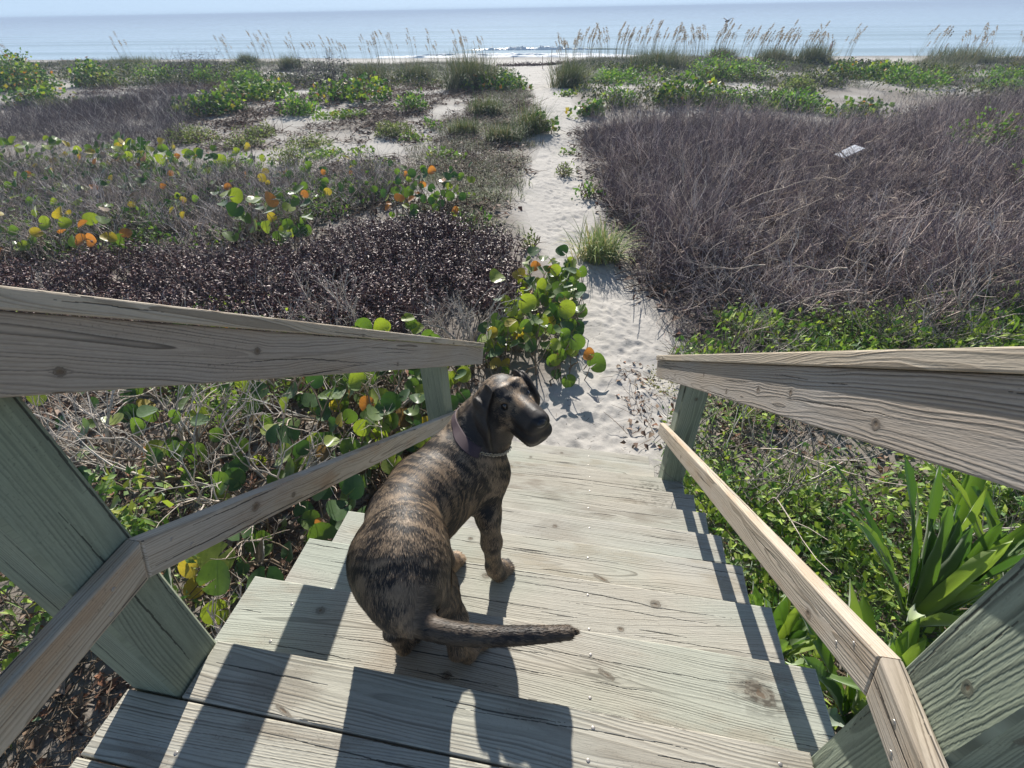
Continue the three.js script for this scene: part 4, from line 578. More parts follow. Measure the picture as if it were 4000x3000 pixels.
// sea oats: tuft, each stalk and its drooping seed head
{
  const SEED = new THREE.MeshPhysicalMaterial({ color: lin(0.40, 0.32, 0.22), roughness: 0.95, transmission: 0.45, thickness: 0, side: THREE.DoubleSide }), STK = new THREE.MeshStandardMaterial({ color: lin(0.30, 0.26, 0.13), roughness: 0.9 });
  const R = rng(404), stalks = [], heads = [];
  for (let k = 0; k < 6; k++) { // lean grows to the tip
    const L = 1.0 + 0.13 * k, lean = 0.04 + R() * 0.15, T = new Tri(), pts = []; for (let i = 0; i <= 6; i++) { const t = i / 6; pts.push(V3(lean * L * t * t * (k % 2 ? 1 : 0.6), L * t * (1 - 0.06 * t * lean), 0.04 * Math.sin(t * 3 + k))); } T.tube(pts, pts.map((_, i) => 0.0095 - i * 0.0008), 4); stalks.push([T.geo(), pts[6], pts[6].clone().sub(pts[5]).normalize()]);
    const H = new Tri(), e = stalks[k][2]; H.col = [1, 1, 1]; for (let s = 0; s < 34; s++) { const t = s / 34, c = V3(e.x * t * 0.30 + 0.06 * t * t, e.y * t * 0.36 - 0.04 * t * t, 0), a = R() * 6.28, dr = V3(Math.cos(a) * 0.45 + 0.35, 0.15 - 0.5 * R(), Math.sin(a) * 0.45).normalize(), nn = RV(R); nn.addScaledVector(dr, -nn.dot(dr)).normalize(); H.leaf(c, dr, nn, 0.052 + 0.05 * Math.sin(3.1 * t), 0.024 + R() * 0.013, 0.2, 0.05); } heads.push(H.geo());
  }
  const ord = ['first', 'second', 'third', 'fourth', 'fifth', 'sixth', 'seventh', 'eighth', 'ninth', 'tenth', 'eleventh', 'twelfth', 'thirteenth', 'fourteenth', 'fifteenth', 'sixteenth', 'seventeenth', 'eighteenth', 'nineteenth', 'twentieth', 'twenty-first', 'twenty-second', 'twenty-third', 'twenty-fourth', 'twenty-fifth', 'twenty-sixth', 'twenty-seventh', 'twenty-eighth'];
  const put = (list, side) => list.forEach(([x0, z0], i) => {
    const dense = side === 'right' && i < 18, x = x0 + (R() - 0.5) * 0.4, z = z0 + (R() - 0.5) * 2.5, root = thing('sea_oats', `sea oats on the dune crest, ${ord[i]} clump to the ${side} of the path`, 'sea oats', [x, gy(x, z), z], 0, 'sea oats along the dune crest');
    const n = dense ? 15 + Math.floor(R() * 6) : 6 + Math.floor(R() * 4), dir = side === 'left' ? Math.PI : R() < 0.75 ? 0 : Math.PI;
    for (let k = 0; k < n; k++) { const q = Math.floor(R() * 6), s = part('stalk', stalks[q][0], STK, root); s.position.set((R() - 0.5) * 0.75, 0, (R() - 0.5) * 0.9); s.rotation.y = dir + (R() - 0.5) * 1.1; s.scale.setScalar(0.8 + R() * 0.4); const h = part('seed_head', heads[q], SEED, s); h.position.copy(stalks[q][1]); }
    const T = new Tri(); for (let k = 0; k < 55; k++) { const a = R() * 6.2832, o = 0.2 + R() * 0.6; T.col = vary(R() < 0.4 ? [0.32, 0.28, 0.13] : [0.14, 0.18, 0.06], R); T.blade(V3((R() - 0.5) * 0.8, 0, (R() - 0.5) * 0.7), V3(Math.cos(a) * o, 1, Math.sin(a) * o).normalize(), 0.4 + R() * 0.5, 0.01, 0.3 + R() * 0.5); } part('blades', T.geo(), GRASSM, root, 'stuff');
  });
  put(OATS_LEFT, 'left'); put(OATS_RIGHT, 'right');
}
// ---------- masses nobody could count ----------
function inPoly(x, z, P) { let c = false; for (let i = 0, j = P.length - 1; i < P.length; j = i++) if ((P[i][1] > z) !== (P[j][1] > z) && x < (P[j][0] - P[i][0]) * (z - P[i][1]) / (P[j][1] - P[i][1]) + P[i][0]) c = !c; return c; }
function scatter(name, label, cat, geos, mat, P, dens, seed, place, thin) {
  const R = rng(seed), xs = P.map(p => p[0]), zs = P.map(p => p[1]), x0 = Math.min(...xs), x1 = Math.max(...xs), z0 = Math.min(...zs), z1 = Math.max(...zs), N = Math.round((x1 - x0) * (z1 - z0) * dens), lists = geos.map(() => []), M = new THREE.Matrix4(), q = new THREE.Quaternion(), e = new THREE.Euler();
  for (let k = 0; k < N; k++) { const x = x0 + R() * (x1 - x0), z = z0 + R() * (z1 - z0), r = R(); if (!inPoly(x, z, P) || (thin && r > thin(x, z))) continue; const o = place(x, z, R); if (!o) continue; const g = Math.floor(R() * geos.length); e.set(o.rx ?? 0, o.ry ?? R() * 6.2832, o.rz ?? 0); q.setFromEuler(e); const s = o.s ?? 1; M.compose(V3(x, gy(x, z) + (o.y ?? 0), z), q, V3(s, s * (o.sy ?? 1), s)); lists[g].push([M.clone(), o.c ?? [1, 1, 1]]); }
  const root = thing(name, label, cat, [0, 0, 0], 0, null, 'stuff'); geos.forEach((g, i) => { if (!lists[i].length) return; const m = new THREE.InstancedMesh(g, mat, lists[i].length); m.name = name + '_piece'; m.userData.kind = 'stuff'; lists[i].forEach(([a, c], k) => { m.setMatrixAt(k, a); m.setColorAt(k, lin(...c)); }); m.castShadow = m.receiveShadow = true; root.add(m); });
  return root;
}
function twigClump(seed, o) { const R = rng(seed), T = new Tri(); T.col = [1, 1, 1]; for (let k = 0; k < o.n; k++) { const v = R(), pale = R() < o.pale, c = pale ? vary([0.54, 0.47, 0.42], R, 0.3) : vary(o.col, R, 0.35); T.col = c; const d = V3((R() - 0.5) * o.out + o.lean, 0.55 + R() * 0.6, (R() - 0.5) * o.out).normalize(), p = V3((R() - 0.5) * o.w, v < 0.3 ? R() * o.h * 0.4 : 0, (R() - 0.5) * o.w); branch(T, R, p, d, o.h * (0.4 + R() * 0.4), pale ? 0.0072 : 0.0050, 2, { seg: 2, sides: 3, kids: 2, spread: 0.75, up: 0.25, bend: 0.55 }); } return T.geo(); }
const deadG = [1, 2, 3, 4].map(s => twigClump(s * 13, { n: 16, pale: 0.32, col: [0.128, 0.10, 0.115], out: 1.35, lean: 0.4, w: 0.55, h: 0.56 }));
const farDeadG = [5, 6].map(s => twigClump(s * 13, { n: 12, pale: 0.15, col: [0.11, 0.09, 0.10], out: 1.0, lean: 0.2, w: 0.6, h: 0.6 }));
const greyG = [1, 2, 3].map(s => twigClump(s * 29, { n: 11, pale: 0.4, col: [0.125, 0.11, 0.105], out: 1.6, lean: 0.1, w: 0.5, h: 0.55 }));
const edge = (x, z) => sm(0.05, 0.9, pathDist(x, z));
scatter('dead_thicket', 'wide tangle of dead purple-brown twigs right of the path', 'dead brush', deadG, BARK, [[1.25, -4.9], [0.95, -5.3], [0.74, -5.9], [0.45, -6.6], [0.45, -7.2], [0.28, -9.1], [0.0, -10.2], [-0.55, -13.1], [-0.95, -15.8], [-1.0, -16.8], [1.7, -18.2], [4, -18.4], [6.4, -18.5], [7.9, -18.2], [11.3, -22.4], [15.2, -24.6], [18.6, -25.4], [24, -26], [18, -17], [11, -9.5], [7.2, -6.4], [4.9, -5.5], [3.1, -4.9], [2.1, -4.7]], 9, 501, (x, z, R) => ({ s: (0.75 + R() * 0.55) * (0.55 + 0.45 * edge(x, z)), sy: 0.8 + 0.3 * n2(x * 0.7, z * 0.7) + R() * 0.2, rz: -0.25 * R(), c: (() => { const k = 0.55 + R() * 0.75; return [k, k * (0.95 + 0.05 * R()), k]; })() }), (x, z) => z > -12 ? 1 : 0.75);
const longG = [1, 2, 3, 4].map(s => { const R = rng(s * 131), T = new Tri(); T.col = vary([0.46, 0.38, 0.31], R, 0.2); const [p, e] = crook(R, V3(0, 0, 0), V3(1, 0.35, R() - 0.5).normalize(), 0.9 + R() * 0.7, 6, 0.45); T.tube(p, [0.013, 0.012, 0.011, 0.009, 0.008, 0.006, 0.004], 5); for (let k = 2; k < 6; k++) branch(T, R, p[k], e.clone().addScaledVector(RV(R), 0.9).normalize(), 0.3, 0.006, 1, { seg: 2, sides: 4, kids: 2, spread: 0.7 }); return T.geo(); });
scatter('dead_branches', 'longer pale dead branches lying over the thicket right of the path', 'dead branches', longG, BARK, [[1.3, -4.9], [0.8, -6.6], [0.6, -9], [3, -13], [10, -13], [8, -7], [4.9, -5.3], [2.6, -4.7]], 1.6, 523, (x, z, R) => ({ s: 0.45 + R() * 0.45, y: 0.25 + R() * 0.4, rz: (R() - 0.5) * 0.6 }));
scatter('dead_thicket', 'dark dead brush on the left beyond the sea grape field', 'dead brush', farDeadG, BARK, [[-16.7, -12.8], [-13.5, -12.9], [-12.3, -13.2], [-12.6, -14.2], [-14, -16], [-14.6, -18], [-14.3, -19.7], [-15, -20.5], [-19.5, -22.5], [-21, -20.5], [-21, -18], [-24, -18], [-28, -17.5], [-21, -12.8]], 7, 502, (x, z, R) => ({ s: 0.75 + R() * 0.5, sy: 0.6 + R() * 0.25 }));
scatter('grey_twigs', 'field of bare pale grey twigs left of the path, sea grape leaves in it', 'dead brush', greyG, BARK, [[-9.3, -5.4], [-8.8, -5.6], [-8.1, -6.4], [-7.6, -7.1], [-5.4, -6.8], [-5, -8.3], [-4.0, -9.2], [-4.2, -10.4], [-5.0, -10.9], [-6.3, -10.9], [-9, -10.6], [-11, -10.9], [-13, -10.8], [-16, -10.6]], 10, 503, (x, z, R) => ({ s: 0.75 + R() * 0.5, sy: 0.6 + R() * 0.3, c: (() => { const k = 0.75 + R() * 0.7; return [k, k, k * 1.03]; })() }));
// low thicket with small dark glossy leaves
const bronzeG = [1, 2, 3, 4].map(s => { const R = rng(s * 91), T = new Tri(); for (let k = 0; k < 5; k++) { const p = V3((R() - 0.5) * 0.3, -0.25, (R() - 0.5) * 0.3), d = V3((R() - 0.5) * 0.8, 1, (R() - 0.5) * 0.8).normalize(); T.col = [0.09, 0.07, 0.065]; T.tube([p, p.clone().addScaledVector(d, 0.33)], [0.005, 0.003], 3); for (let i = 0; i < 15; i++) { const c = p.clone().addScaledVector(d, 0.14 + R() * 0.22); T.col = vary(R() < 0.28 ? [0.33, 0.23, 0.20] : R() < 0.35 ? [0.17, 0.085, 0.075] : [0.12, 0.072, 0.078], R, 0.35); const n = RV(R).multiplyScalar(0.75).add(V3(0, 0.75, 0)).normalize(), e = RV(R); e.addScaledVector(n, -e.dot(n)).normalize(); T.leaf(c, e, n, 0.03 + R() * R() * 0.045, 0.014 + R() * 0.012, 0.3, 0.14); } } return T.geo(); });
const BZ = [[-9.0, -4.6], [-7.9, -5.0], [-6.5, -6.05], [-5.8, -6.35], [-4.7, -6.0], [-4.3, -7.2], [-3.2, -8.0], [-2.2, -7.7], [-1.25, -6.8], [-1.05, -6.0], [-1.0, -5.3], [-1.25, -4.5], [-3.1, -4.2], [-5, -4.1], [-7.9, -4.1], [-8.6, -4.1]];
const canopy = (x, z) => 0.34 + 0.10 * n2(x * 0.9, z * 0.9) + 0.08 * n2(x * 2.3, z * 2.3);
scatter('bronze_leaf_thicket', 'low thicket of small dark bronze-purple leaves beyond the left railing', 'thicket', bronzeG, PURPLE, BZ, 58, 504, (x, z, R) => ({ s: 0.85 + R() * 0.4, y: canopy(x, z) - R() * 0.12, rx: (R() - 0.5) * 0.5, rz: (R() - 0.5) * 0.5 }), (x, z) => sm(-0.55, 0.0, n2(x * 1.3 + 5, z * 1.3) + 0.35));
scatter('thicket_twigs', 'pale bare stems standing under and before the bronze-leaved thicket', 'twigs', greyG, BARK, [[-1.1, -4.6], [-1.3, -6.6], [-3.2, -7.8], [-5.6, -6.3], [-8.6, -5.0], [-8.6, -4.2], [-5.2, -3.8], [-3, -3.9], [-1.3, -4.2]], 4, 505, (x, z, R) => ({ s: 0.6 + R() * 0.3, sy: 0.8 }));
// green ground cover and litter
const herbG = [1, 2, 3].map(s => { const R = rng(s * 57), T = new Tri(); for (let k = 0; k < 34; k++) { const p = V3((R() - 0.5) * 0.42, 0.02 + R() * 0.16, (R() - 0.5) * 0.42), n = RV(R).multiplyScalar(0.6).add(V3(0, 0.7, 0.4)).normalize(), e = RV(R); e.addScaledVector(n, -e.dot(n)).normalize(); T.col = vary(R() < 0.35 ? [0.36, 0.48, 0.05] : R() < 0.7 ? [0.18, 0.32, 0.035] : [0.08, 0.18, 0.03], R); T.leaf(p, e, n, 0.045 + R() * 0.03, 0.02 + R() * 0.016, 0.15, 0.1); } for (let k = 0; k < 7; k++) { const a = R() * 6.28; T.col = vary([0.16, 0.24, 0.05], R); T.blade(V3((R() - 0.5) * 0.4, 0, (R() - 0.5) * 0.4), V3(Math.cos(a) * 0.5, 1, Math.sin(a) * 0.5).normalize(), 0.2 + R() * 0.2, 0.006, 0.5); } return T.geo(); });
const litG = [1, 2, 3].map(s => { const R = rng(s * 83), T = new Tri(); for (let k = 0; k < 12; k++) { T.col = vary([[0.26, 0.18, 0.12], [0.40, 0.31, 0.25], [0.16, 0.10, 0.07], [0.33, 0.16, 0.09]][Math.floor(R() * 4)], R); const n = RV(R).multiplyScalar(0.45).add(V3(0, 1, 0)).normalize(), e = RV(R); e.addScaledVector(n, -e.dot(n)).normalize(); T.leaf(V3((R() - 0.5) * 0.4, 0.012 + R() * 0.025, (R() - 0.5) * 0.4), e, n, 0.05 + R() * 0.06, 0.02 + R() * 0.035, 0.3, 0.2); } for (let k = 0; k < 6; k++) { T.col = vary([0.24, 0.19, 0.14], R); const p = V3((R() - 0.5) * 0.4, 0.015, (R() - 0.5) * 0.4), [q] = crook(R, p, V3(R() - 0.5, 0.1, R() - 0.5).normalize(), 0.15 + R() * 0.2, 3, 0.3); T.tube(q, [0.004, 0.0035, 0.003, 0.002], 3); } return T.geo(); });
const RG = [[0.85, -0.2], [0.82, -3.4], [1.05, -4.6], [1.5, -5.4], [3, -5.6], [6.5, -6.6], [8, -4], [5, -0.5]], LG = [[-1.15, 0.5], [-1.1, -3.4], [-1.3, -4.3], [-3, -4.6], [-6.5, -4.6], [-7, 0.5]];
const tuftG0 = [1, 2, 3].map(s => { const R = rng(s * 37), T = new Tri(); for (let k = 0; k < 46; k++) { const a = R() * 6.28, o = 0.3 + R() * 0.8; T.col = vary(R() < 0.3 ? [0.26, 0.22, 0.12] : R() < 0.7 ? [0.13, 0.17, 0.055] : [0.09, 0.075, 0.065], R); T.blade(V3((R() - 0.5) * 0.5, 0, (R() - 0.5) * 0.5), V3(Math.cos(a) * o, 1, Math.sin(a) * o).normalize(), 0.22 + R() * 0.3, 0.008, 0.4 + R() * 0.6); } return T.geo(); });
scatter('ground_cover', 'small leafy green weeds on the ground right of the stairs', 'weeds', herbG, FOLI, RG, 44, 506, (x, z, R) => ({ s: 0.75 + R() * 0.6, sy: 0.7 + R() * 0.7 }), (x, z) => sm(-0.5, 0.25, n2(x * 0.9, z * 0.9) + 0.6 * n2(x * 2.6, z * 2.6) + (z < -1.9 ? 0.32 : 0.05)));
scatter('leaf_litter', 'dead leaves and twigs on the ground right of the stairs', 'leaf litter', litG, DRY, RG, 14, 507, (x, z, R) => ({ s: 0.7 + R() * 0.5, c: (() => { const k = 0.45 + 0.4 * R(); return [k, k * 0.94, k * 0.88]; })() }));
scatter('leaf_litter', 'brown leaf litter under the bushes left of the stairs', 'leaf litter', litG, DRY, LG, 26, 508, (x, z, R) => ({ s: 0.8 + R() * 0.5, c: (() => { const k = 0.45 + 0.3 * R(); return [k, k * 0.92, k * 0.86]; })() }));  // real litter, tint lowered to paint in the shade under the bushes
scatter('ground_cover', 'bright small leaves low under the bare bushes left of the stairs', 'weeds', herbG, FOLI, LG, 17, 509, (x, z, R) => ({ s: 0.8 + R() * 0.6, sy: 0.8 + R() }), (x, z) => sm(-0.1, 0.5, n2(x * 0.8 + 9, z * 0.8) + (x < -2.4 ? 0.2 : -0.1)));
scatter('ground_cover', 'green weeds at the near edge of the dead thicket', 'weeds', herbG, FOLI, [[1.1, -4.5], [1.2, -5.6], [3, -6.6], [6, -8], [9, -9], [7.5, -5.5], [4, -4.2]], 22, 510, (x, z, R) => ({ s: 0.8 + R() * 0.6, sy: 1.0 + R() * 1.3 }), (x, z) => sm(-0.35, 0.4, n2(x * 0.7, z * 0.7 + 4) + 0.15 * (x - 2.5)));
scatter('twig_debris', 'dark twigs and dry bits strewn over the open sand left of the path', 'twig debris', litG, DRY, [[-1.9, -8], [-1.9, -12], [-2.2, -16], [-3, -22], [-6, -31], [-30, -31], [-20, -16], [-8, -12.5], [-3.5, -9.3]], 8, 511, (x, z, R) => ({ s: 1 + R() * 1.2, c: [0.55, 0.5, 0.5] }), (x, z) => sm(-0.2, 0.3, fbm(x * 0.5, z * 0.5, 3) + 0.1));
scatter('thin_twigs', 'thin bare twigs standing among the weeds right of the stairs', 'twigs', greyG, BARK, RG, 1.1, 524, (x, z, R) => ({ s: 0.6 + R() * 0.6, sy: 1.0 }), (x) => x > 0.95 ? 1 : 0);
scatter('grass_tufts', 'loose green grass tufts among the weeds right of the stairs', 'grass', tuftG0, GRASSM, RG, 2.2, 525, (x, z, R) => ({ s: 0.6 + R() * 0.6, c: [0.9, 1.5, 0.6] }), (x) => x > 0.85 ? 1 : 0);
scatter('path_debris', 'dry leaf bits and twigs on the sand at the foot of the stairs', 'leaf litter', litG, DRY, [[-0.6, -3.05], [0.9, -3.05], [1.0, -4.4], [0.9, -5.2], [0.5, -4.6], [-0.3, -4.3]], 3.2, 521, (x, z, R) => ({ s: 0.6 + R() * 0.4, y: -0.005, c: [0.8, 0.75, 0.7] }));
scatter('ground_cover', 'small reddish green weed patches on the sand right of the path foot', 'weeds', herbG, FOLI, [[0.55, -4.0], [0.95, -4.0], [0.95, -4.3], [0.6, -4.3]], 22, 522, (x, z, R) => ({ s: 0.5 + R() * 0.3, sy: 0.5, c: [0.9, 0.6, 0.6] }));
const tuftG = tuftG0;
scatter('dry_grass', 'dry brownish grass between sand and path on the left', 'grass', tuftG, GRASSM, [[-1.15, -7.4], [-1.75, -9.5], [-2.0, -12], [-2.1, -15.6], [-2.6, -19.5], [-3.9, -25.6], [-6.2, -33.4], [-9, -33], [-5, -20], [-5.4, -14], [-4.2, -9.8], [-2.4, -8]], 10, 512, (x, z, R) => ({ s: 0.7 + R() * 0.7, c: R() < 0.5 ? [0.7, 0.62, 0.6] : [0.8, 0.95, 0.6] }), (x, z) => sm(-0.3, 0.3, fbm(x * 0.7 + 3, z * 0.7, 3) + 0.1) * sm(0.02, 0.3, pathDist(x, z)));
scatter('dune_grass', 'short grass and weeds along the dune crest', 'grass', tuftG, GRASSM, [[-62, -31], [-60, -44], [40, -44], [38, -30], [10, -28], [-2, -30], [-8, -32], [-30, -28]], 3.2, 513, (x, z, R) => ({ s: 0.9 + R() * 0.9, c: (() => { const g = R(); return g < 0.55 ? [0.3, 0.27, 0.36] : g < 0.85 ? [0.45, 0.6, 0.5] : [0.85, 0.9, 0.65]; })() }), (x, z) => sm(-0.2, 0.25, fbm(x * 0.25, z * 0.25, 3) + 0.1 + (z < -36 ? 0.25 : 0)) * sm(0.1, 0.8, pathDist(x, z)) * sm(-44, -42.5, z));
scatter('crest_grass', 'tall grey-green grass belt along the top of the dune', 'grass', tuftG, GRASSM, [[-44, -37], [-44.5, -43], [-9.8, -43], [-7.6, -40], [-7.0, -37.5]], 4, 515, (x, z, R) => ({ s: 1.1 + R() * 0.9, sy: 1.0, c: R() < 0.3 ? [0.35, 0.33, 0.38] : [0.5, 0.68, 0.5] }), (x, z) => sm(-0.45, 0.1, n2(x * 0.3, z * 0.3)));
scatter('crest_grass', 'tall grass belt on the dune top right of the path, under the sea oats', 'grass', tuftG, GRASSM, [[-3.4, -37], [-3.2, -43], [14.5, -43], [14, -38]], 4.5, 516, (x, z, R) => ({ s: 1.2 + R() * 0.9, c: R() < 0.3 ? [0.35, 0.33, 0.38] : [0.5, 0.7, 0.5] }), (x, z) => sm(-0.5, 0.1, n2(x * 0.3, z * 0.3)));
scatter('crest_grass', 'tall grass belt on the dune top at the far right', 'grass', tuftG, GRASSM, [[19.5, -37.5], [20, -43], [36, -43], [36, -38]], 4.5, 517, (x, z, R) => ({ s: 1.2 + R() * 0.8, c: R() < 0.3 ? [0.55, 0.55, 0.5] : [0.85, 1, 0.75] }), (x, z) => sm(-0.5, 0.1, n2(x * 0.3, z * 0.3)));
scatter('dead_litter', 'dry litter under the grey twig field, tinted dark as painted shade', 'leaf litter', litG, DRY, [[-16, -11], [-16, -9], [-9, -5.2], [-5.4, -6.6], [-3.9, -9.2], [-4.4, -11]], 9, 519, (x, z, R) => ({ s: 1.2 + R() * 0.8, c: [0.42, 0.4, 0.36] }));  // litter tint darkened: shade between the twigs put into the colour
scatter('ground_cover', 'dark green small leaves low among the grey twigs', 'weeds', herbG, FOLI, [[-16, -11], [-16, -9], [-9, -5.4], [-5.4, -6.8], [-4.1, -9.2], [-4.5, -10.8]], 5, 520, (x, z, R) => ({ s: 0.9 + R() * 0.8, sy: 1.3, c: [0.5, 0.6, 0.6] }));
scatter('dead_litter', 'dry litter under the dead thicket, tinted dark as painted shade', 'leaf litter', litG, DRY, [[1.25, -4.9], [0.95, -5.3], [0.74, -5.9], [0.45, -6.6], [0.45, -7.2], [0.28, -9.1], [0.0, -10.2], [-0.55, -13.1], [-0.95, -15.8], [-1.0, -16.8], [1.7, -18.2], [4, -18.4], [6.4, -18.5], [7.9, -18.2], [11.3, -22.4], [15.2, -24.6], [18.6, -25.4], [24, -26], [18, -17], [11, -9.5], [7.2, -6.4], [4.9, -5.5], [3.1, -4.9], [2.1, -4.7]], 9, 518, (x, z, R) => ({ s: 1.2 + R() * 0.8, c: [0.4, 0.34, 0.34] }));  // dark tint paints the deep shade beneath the thicket onto the litter
scatter('dune_weeds', 'low green and grey weeds scattered over the dune beyond the thickets', 'weeds', herbG, FOLI, [[-40, -22], [-45, -36], [34, -38], [30, -26], [20, -27], [12, -21], [4, -20], [-0.5, -20], [-2, -22], [-8, -26], [-12, -24], [-20, -26]], 2.8, 514, (x, z, R) => ({ s: 1.3 + R() * 1.4, sy: 1.2, c: R() < 0.7 ? [0.28, 0.22, 0.42] : [0.5, 0.5, 0.45] }), (x, z) => sm(-0.1, 0.3, fbm(x * 0.3 + 8, z * 0.3, 3)) * sm(0.1, 0.8, pathDist(x, z)));
// ---------- the near sea grapes, leaf by leaf ----------
const spread = (seed, n, f, s0, s1) => { const R = rng(seed), a = []; for (let k = 0; k < n; k++) { const [x, y, z] = f(R, k); a.push([x, y, z, s0 + R() * (s1 - s0)]); } return a; };
seaGrape('leafy sea grape beside the path beyond the left railing end, orange and green leaves', [...spread(61, 215, (R, k) => { const t = R(), z = -4.0 - 2.3 * t, e = -0.12 - 0.12 * t; return [e - Math.pow(R(), 1.3) * (1.05 - 0.35 * t), 0.05 + R() * 0.42 * (0.35 + 0.65 * sm(0, 0.5, R())), z]; }, 0.105, 0.175), [0.03, 0.12, -4.15, 0.2, 'green'], [0.06, 0.24, -4.2, 0.13, 'orange'], [-0.3, 0.2, -4.1, 0.14, 'orange'], [-0.35, 0.5, -4.7, 0.2, 'lime'], [-0.25, 0.42, -4.9, 0.16, 'yellow'], [-1.0, 0.62, -5.0, 0.2, 'lime'], [-0.75, 0.6, -4.6, 0.2, 'lime']], { seed: 62, mix: { dark: 3, green: 5, lime: 4, yellow: 0.6, orange: 0.6 } });
seaGrape('sea grape with big green leaves behind the far left post, above the grab rail', spread(63, 150, (R, k) => [-1.1 - R() * 1.25, 0.1 + R() * 0.55, -2.3 - R() * 1.7], 0.11, 0.18), { seed: 64, mix: { dark: 3, green: 5, lime: 3, yellow: 0.6, brown: 0.2 } });
seaGrape('sea grape leaves low in shade below the left grab rail, some orange and brown', [...spread(65, 26, (R, k) => [-1.25 - R() * 1.1, 0.08 + R() * 0.4, -1.15 - R() * 1.2], 0.13, 0.2), [-1.75, 0.25, -1.0, 0.2, 'brown'], [-1.6, 0.35, -1.75, 0.12, 'orange'], [-1.5, 0.3, -1.7, 0.2, 'green']], { seed: 66, mix: { dark: 5, green: 4, lime: 1, brown: 0.8 } });
seaGrape('upright sea grape with a large orange leaf standing in front of the bronze thicket top', [...spread(67, 26, (R, k) => [-5.6 + R() * 1.25, 0.35 + R() * 0.55, -7.1 + R() * 0.7], 0.15, 0.23), [-4.75, 0.85, -6.7, 0.22, 'orange'], [-5.5, 0.85, -6.7, 0.22, 'lime'], [-4.9, 0.7, -6.6, 0.24, 'green']], { seed: 68, mix: { dark: 2, green: 5, lime: 4, yellow: 0.5 } });
seaGrape('row of green and yellow sea grape leaves along the far side of the grey twigs', spread(69, 190, (R, k) => { const t = R(); return [-16.8 + t * 9.0, 0.25 + R() * 0.45, -11.3 + R() * 1.2 + 0.4 * Math.sin(t * 9)]; }, 0.15, 0.23), { seed: 70, mix: { dark: 3, green: 4, lime: 4, yellow: 1.6, orange: 0.4 } });
seaGrape('scattered sea grape leaves among the grey twigs, many yellow and orange', spread(71, 290, (R, k) => { let x, z; do { x = -16 + R() * 13; z = -11 + R() * 6; } while (!inPoly(x, z, [[-9.3, -5.4], [-8.8, -5.6], [-8.1, -6.4], [-7.6, -7.1], [-5.4, -6.8], [-5, -8.3], [-4.0, -9.2], [-4.2, -10.4], [-5.0, -10.9], [-6.3, -10.9], [-9, -10.6], [-11, -10.9], [-13, -10.8], [-16, -10.6]])); return [x, 0.2 + R() * 0.36, z]; }, 0.10, 0.17), { seed: 72, mix: { dark: 4, green: 3, lime: 1.2, yellow: 0.6, orange: 0.7, grey: 1.4 } });
seaGrape('small sea grape with orange leaves at the left picture edge, behind the bronze thicket', [...spread(73, 26, (R, k) => [-9.6 + R() * 2.4, 0.2 + R() * 0.5, -6.4 + R() * 0.8], 0.13, 0.21), [-9.3, 0.55, -6.0, 0.22, 'orange'], [-7.7, 0.5, -6.3, 0.2, 'lime']], { seed: 74, mix: { green: 3, lime: 3, yellow: 2, orange: 2 } });
seaGrape('sea grape leaves at the upper right corner of the bronze thicket', spread(75, 70, (R, k) => [-3.9 + R() * 1.5, 0.25 + R() * 0.45, -9.6 + R() * 1.8], 0.10, 0.17), { seed: 76, mix: { dark: 3, green: 4, lime: 1.5, orange: 0.8 } });
seaGrape('sprawling sea grape under the bare shrubs left of the stairs, mostly in shade', spread(77, 210, (R, k) => [-1.25 - R() * 3.4, 0.06 + R() * 0.42, -1.2 - R() * 2.9], 0.11, 0.18), { seed: 78, mix: { dark: 5, green: 4, lime: 1.5, yellow: 0.3, orange: 0.25, brown: 0.5 } });
// ---------- bare shrubs left of the stairs ----------
[['bare branching shrub with pale twigs in front of the others, left of the stairs', -2.35, -2.05, 0.62], ['bare shrub second from the near left post, twigs catching the sun', -3.15, -2.35, 0.66], ['bare shrub under the left end of the top rail', -3.95, -2.2, 0.66], ['bare shrub beside the big-leaved sea grape', -1.95, -3.0, 0.62], ['bare shrub half hidden below the bronze thicket', -2.9, -3.3, 0.66], ['bare shrub behind the others at the bronze thicket corner', -4.2, -3.25, 0.62], ['low bare shrub in shade next to the near left post', -1.75, -0.95, 0.42], ['pale bare shrub standing up out of the bronze thicket by the top rail', -2.75, -4.35, 0.62], ['pale bare shrub by the sea grape beside the path', -1.25, -4.35, 0.55]].forEach(([label, x, z, h], n) => {
  const R = rng(700 + n), root = thing('bare_shrub', label, 'bare shrub', [x, gy(x, z), z]), T = new Tri(), W = new Tri(); const pale = () => vary([0.50, 0.44, 0.38], R, 0.25);
  for (let k = 0; k < 6; k++) { const a = k / 6 * 6.28 + R(), d = V3(Math.cos(a) * 0.8, 0.8 + R() * 0.5, Math.sin(a) * 0.8).normalize(); W.col = vary([0.27, 0.21, 0.165], R); const [p, e] = crook(R, V3(Math.cos(a) * 0.06, -0.05, Math.sin(a) * 0.06), d, h * 0.5, 4, 0.35); W.tube(p, [0.024, 0.020, 0.018, 0.016, 0.014], 6); for (let q = 0; q < 3; q++) { T.col = pale(); const f = e.clone().addScaledVector(RV(R), 0.85); f.y += 0.2; branch(T, R, p[2 + Math.floor(R() * 3)], f.normalize(), h * (0.34 + R() * 0.2), 0.0115, 3, { seg: 3, sides: 5, kids: 2, spread: 0.7, up: 0.15, bend: 0.4 }); } }
  part('trunk', W.geo(), BARK, root); part('twigs', T.geo(), BARK, root, 'stuff');
});
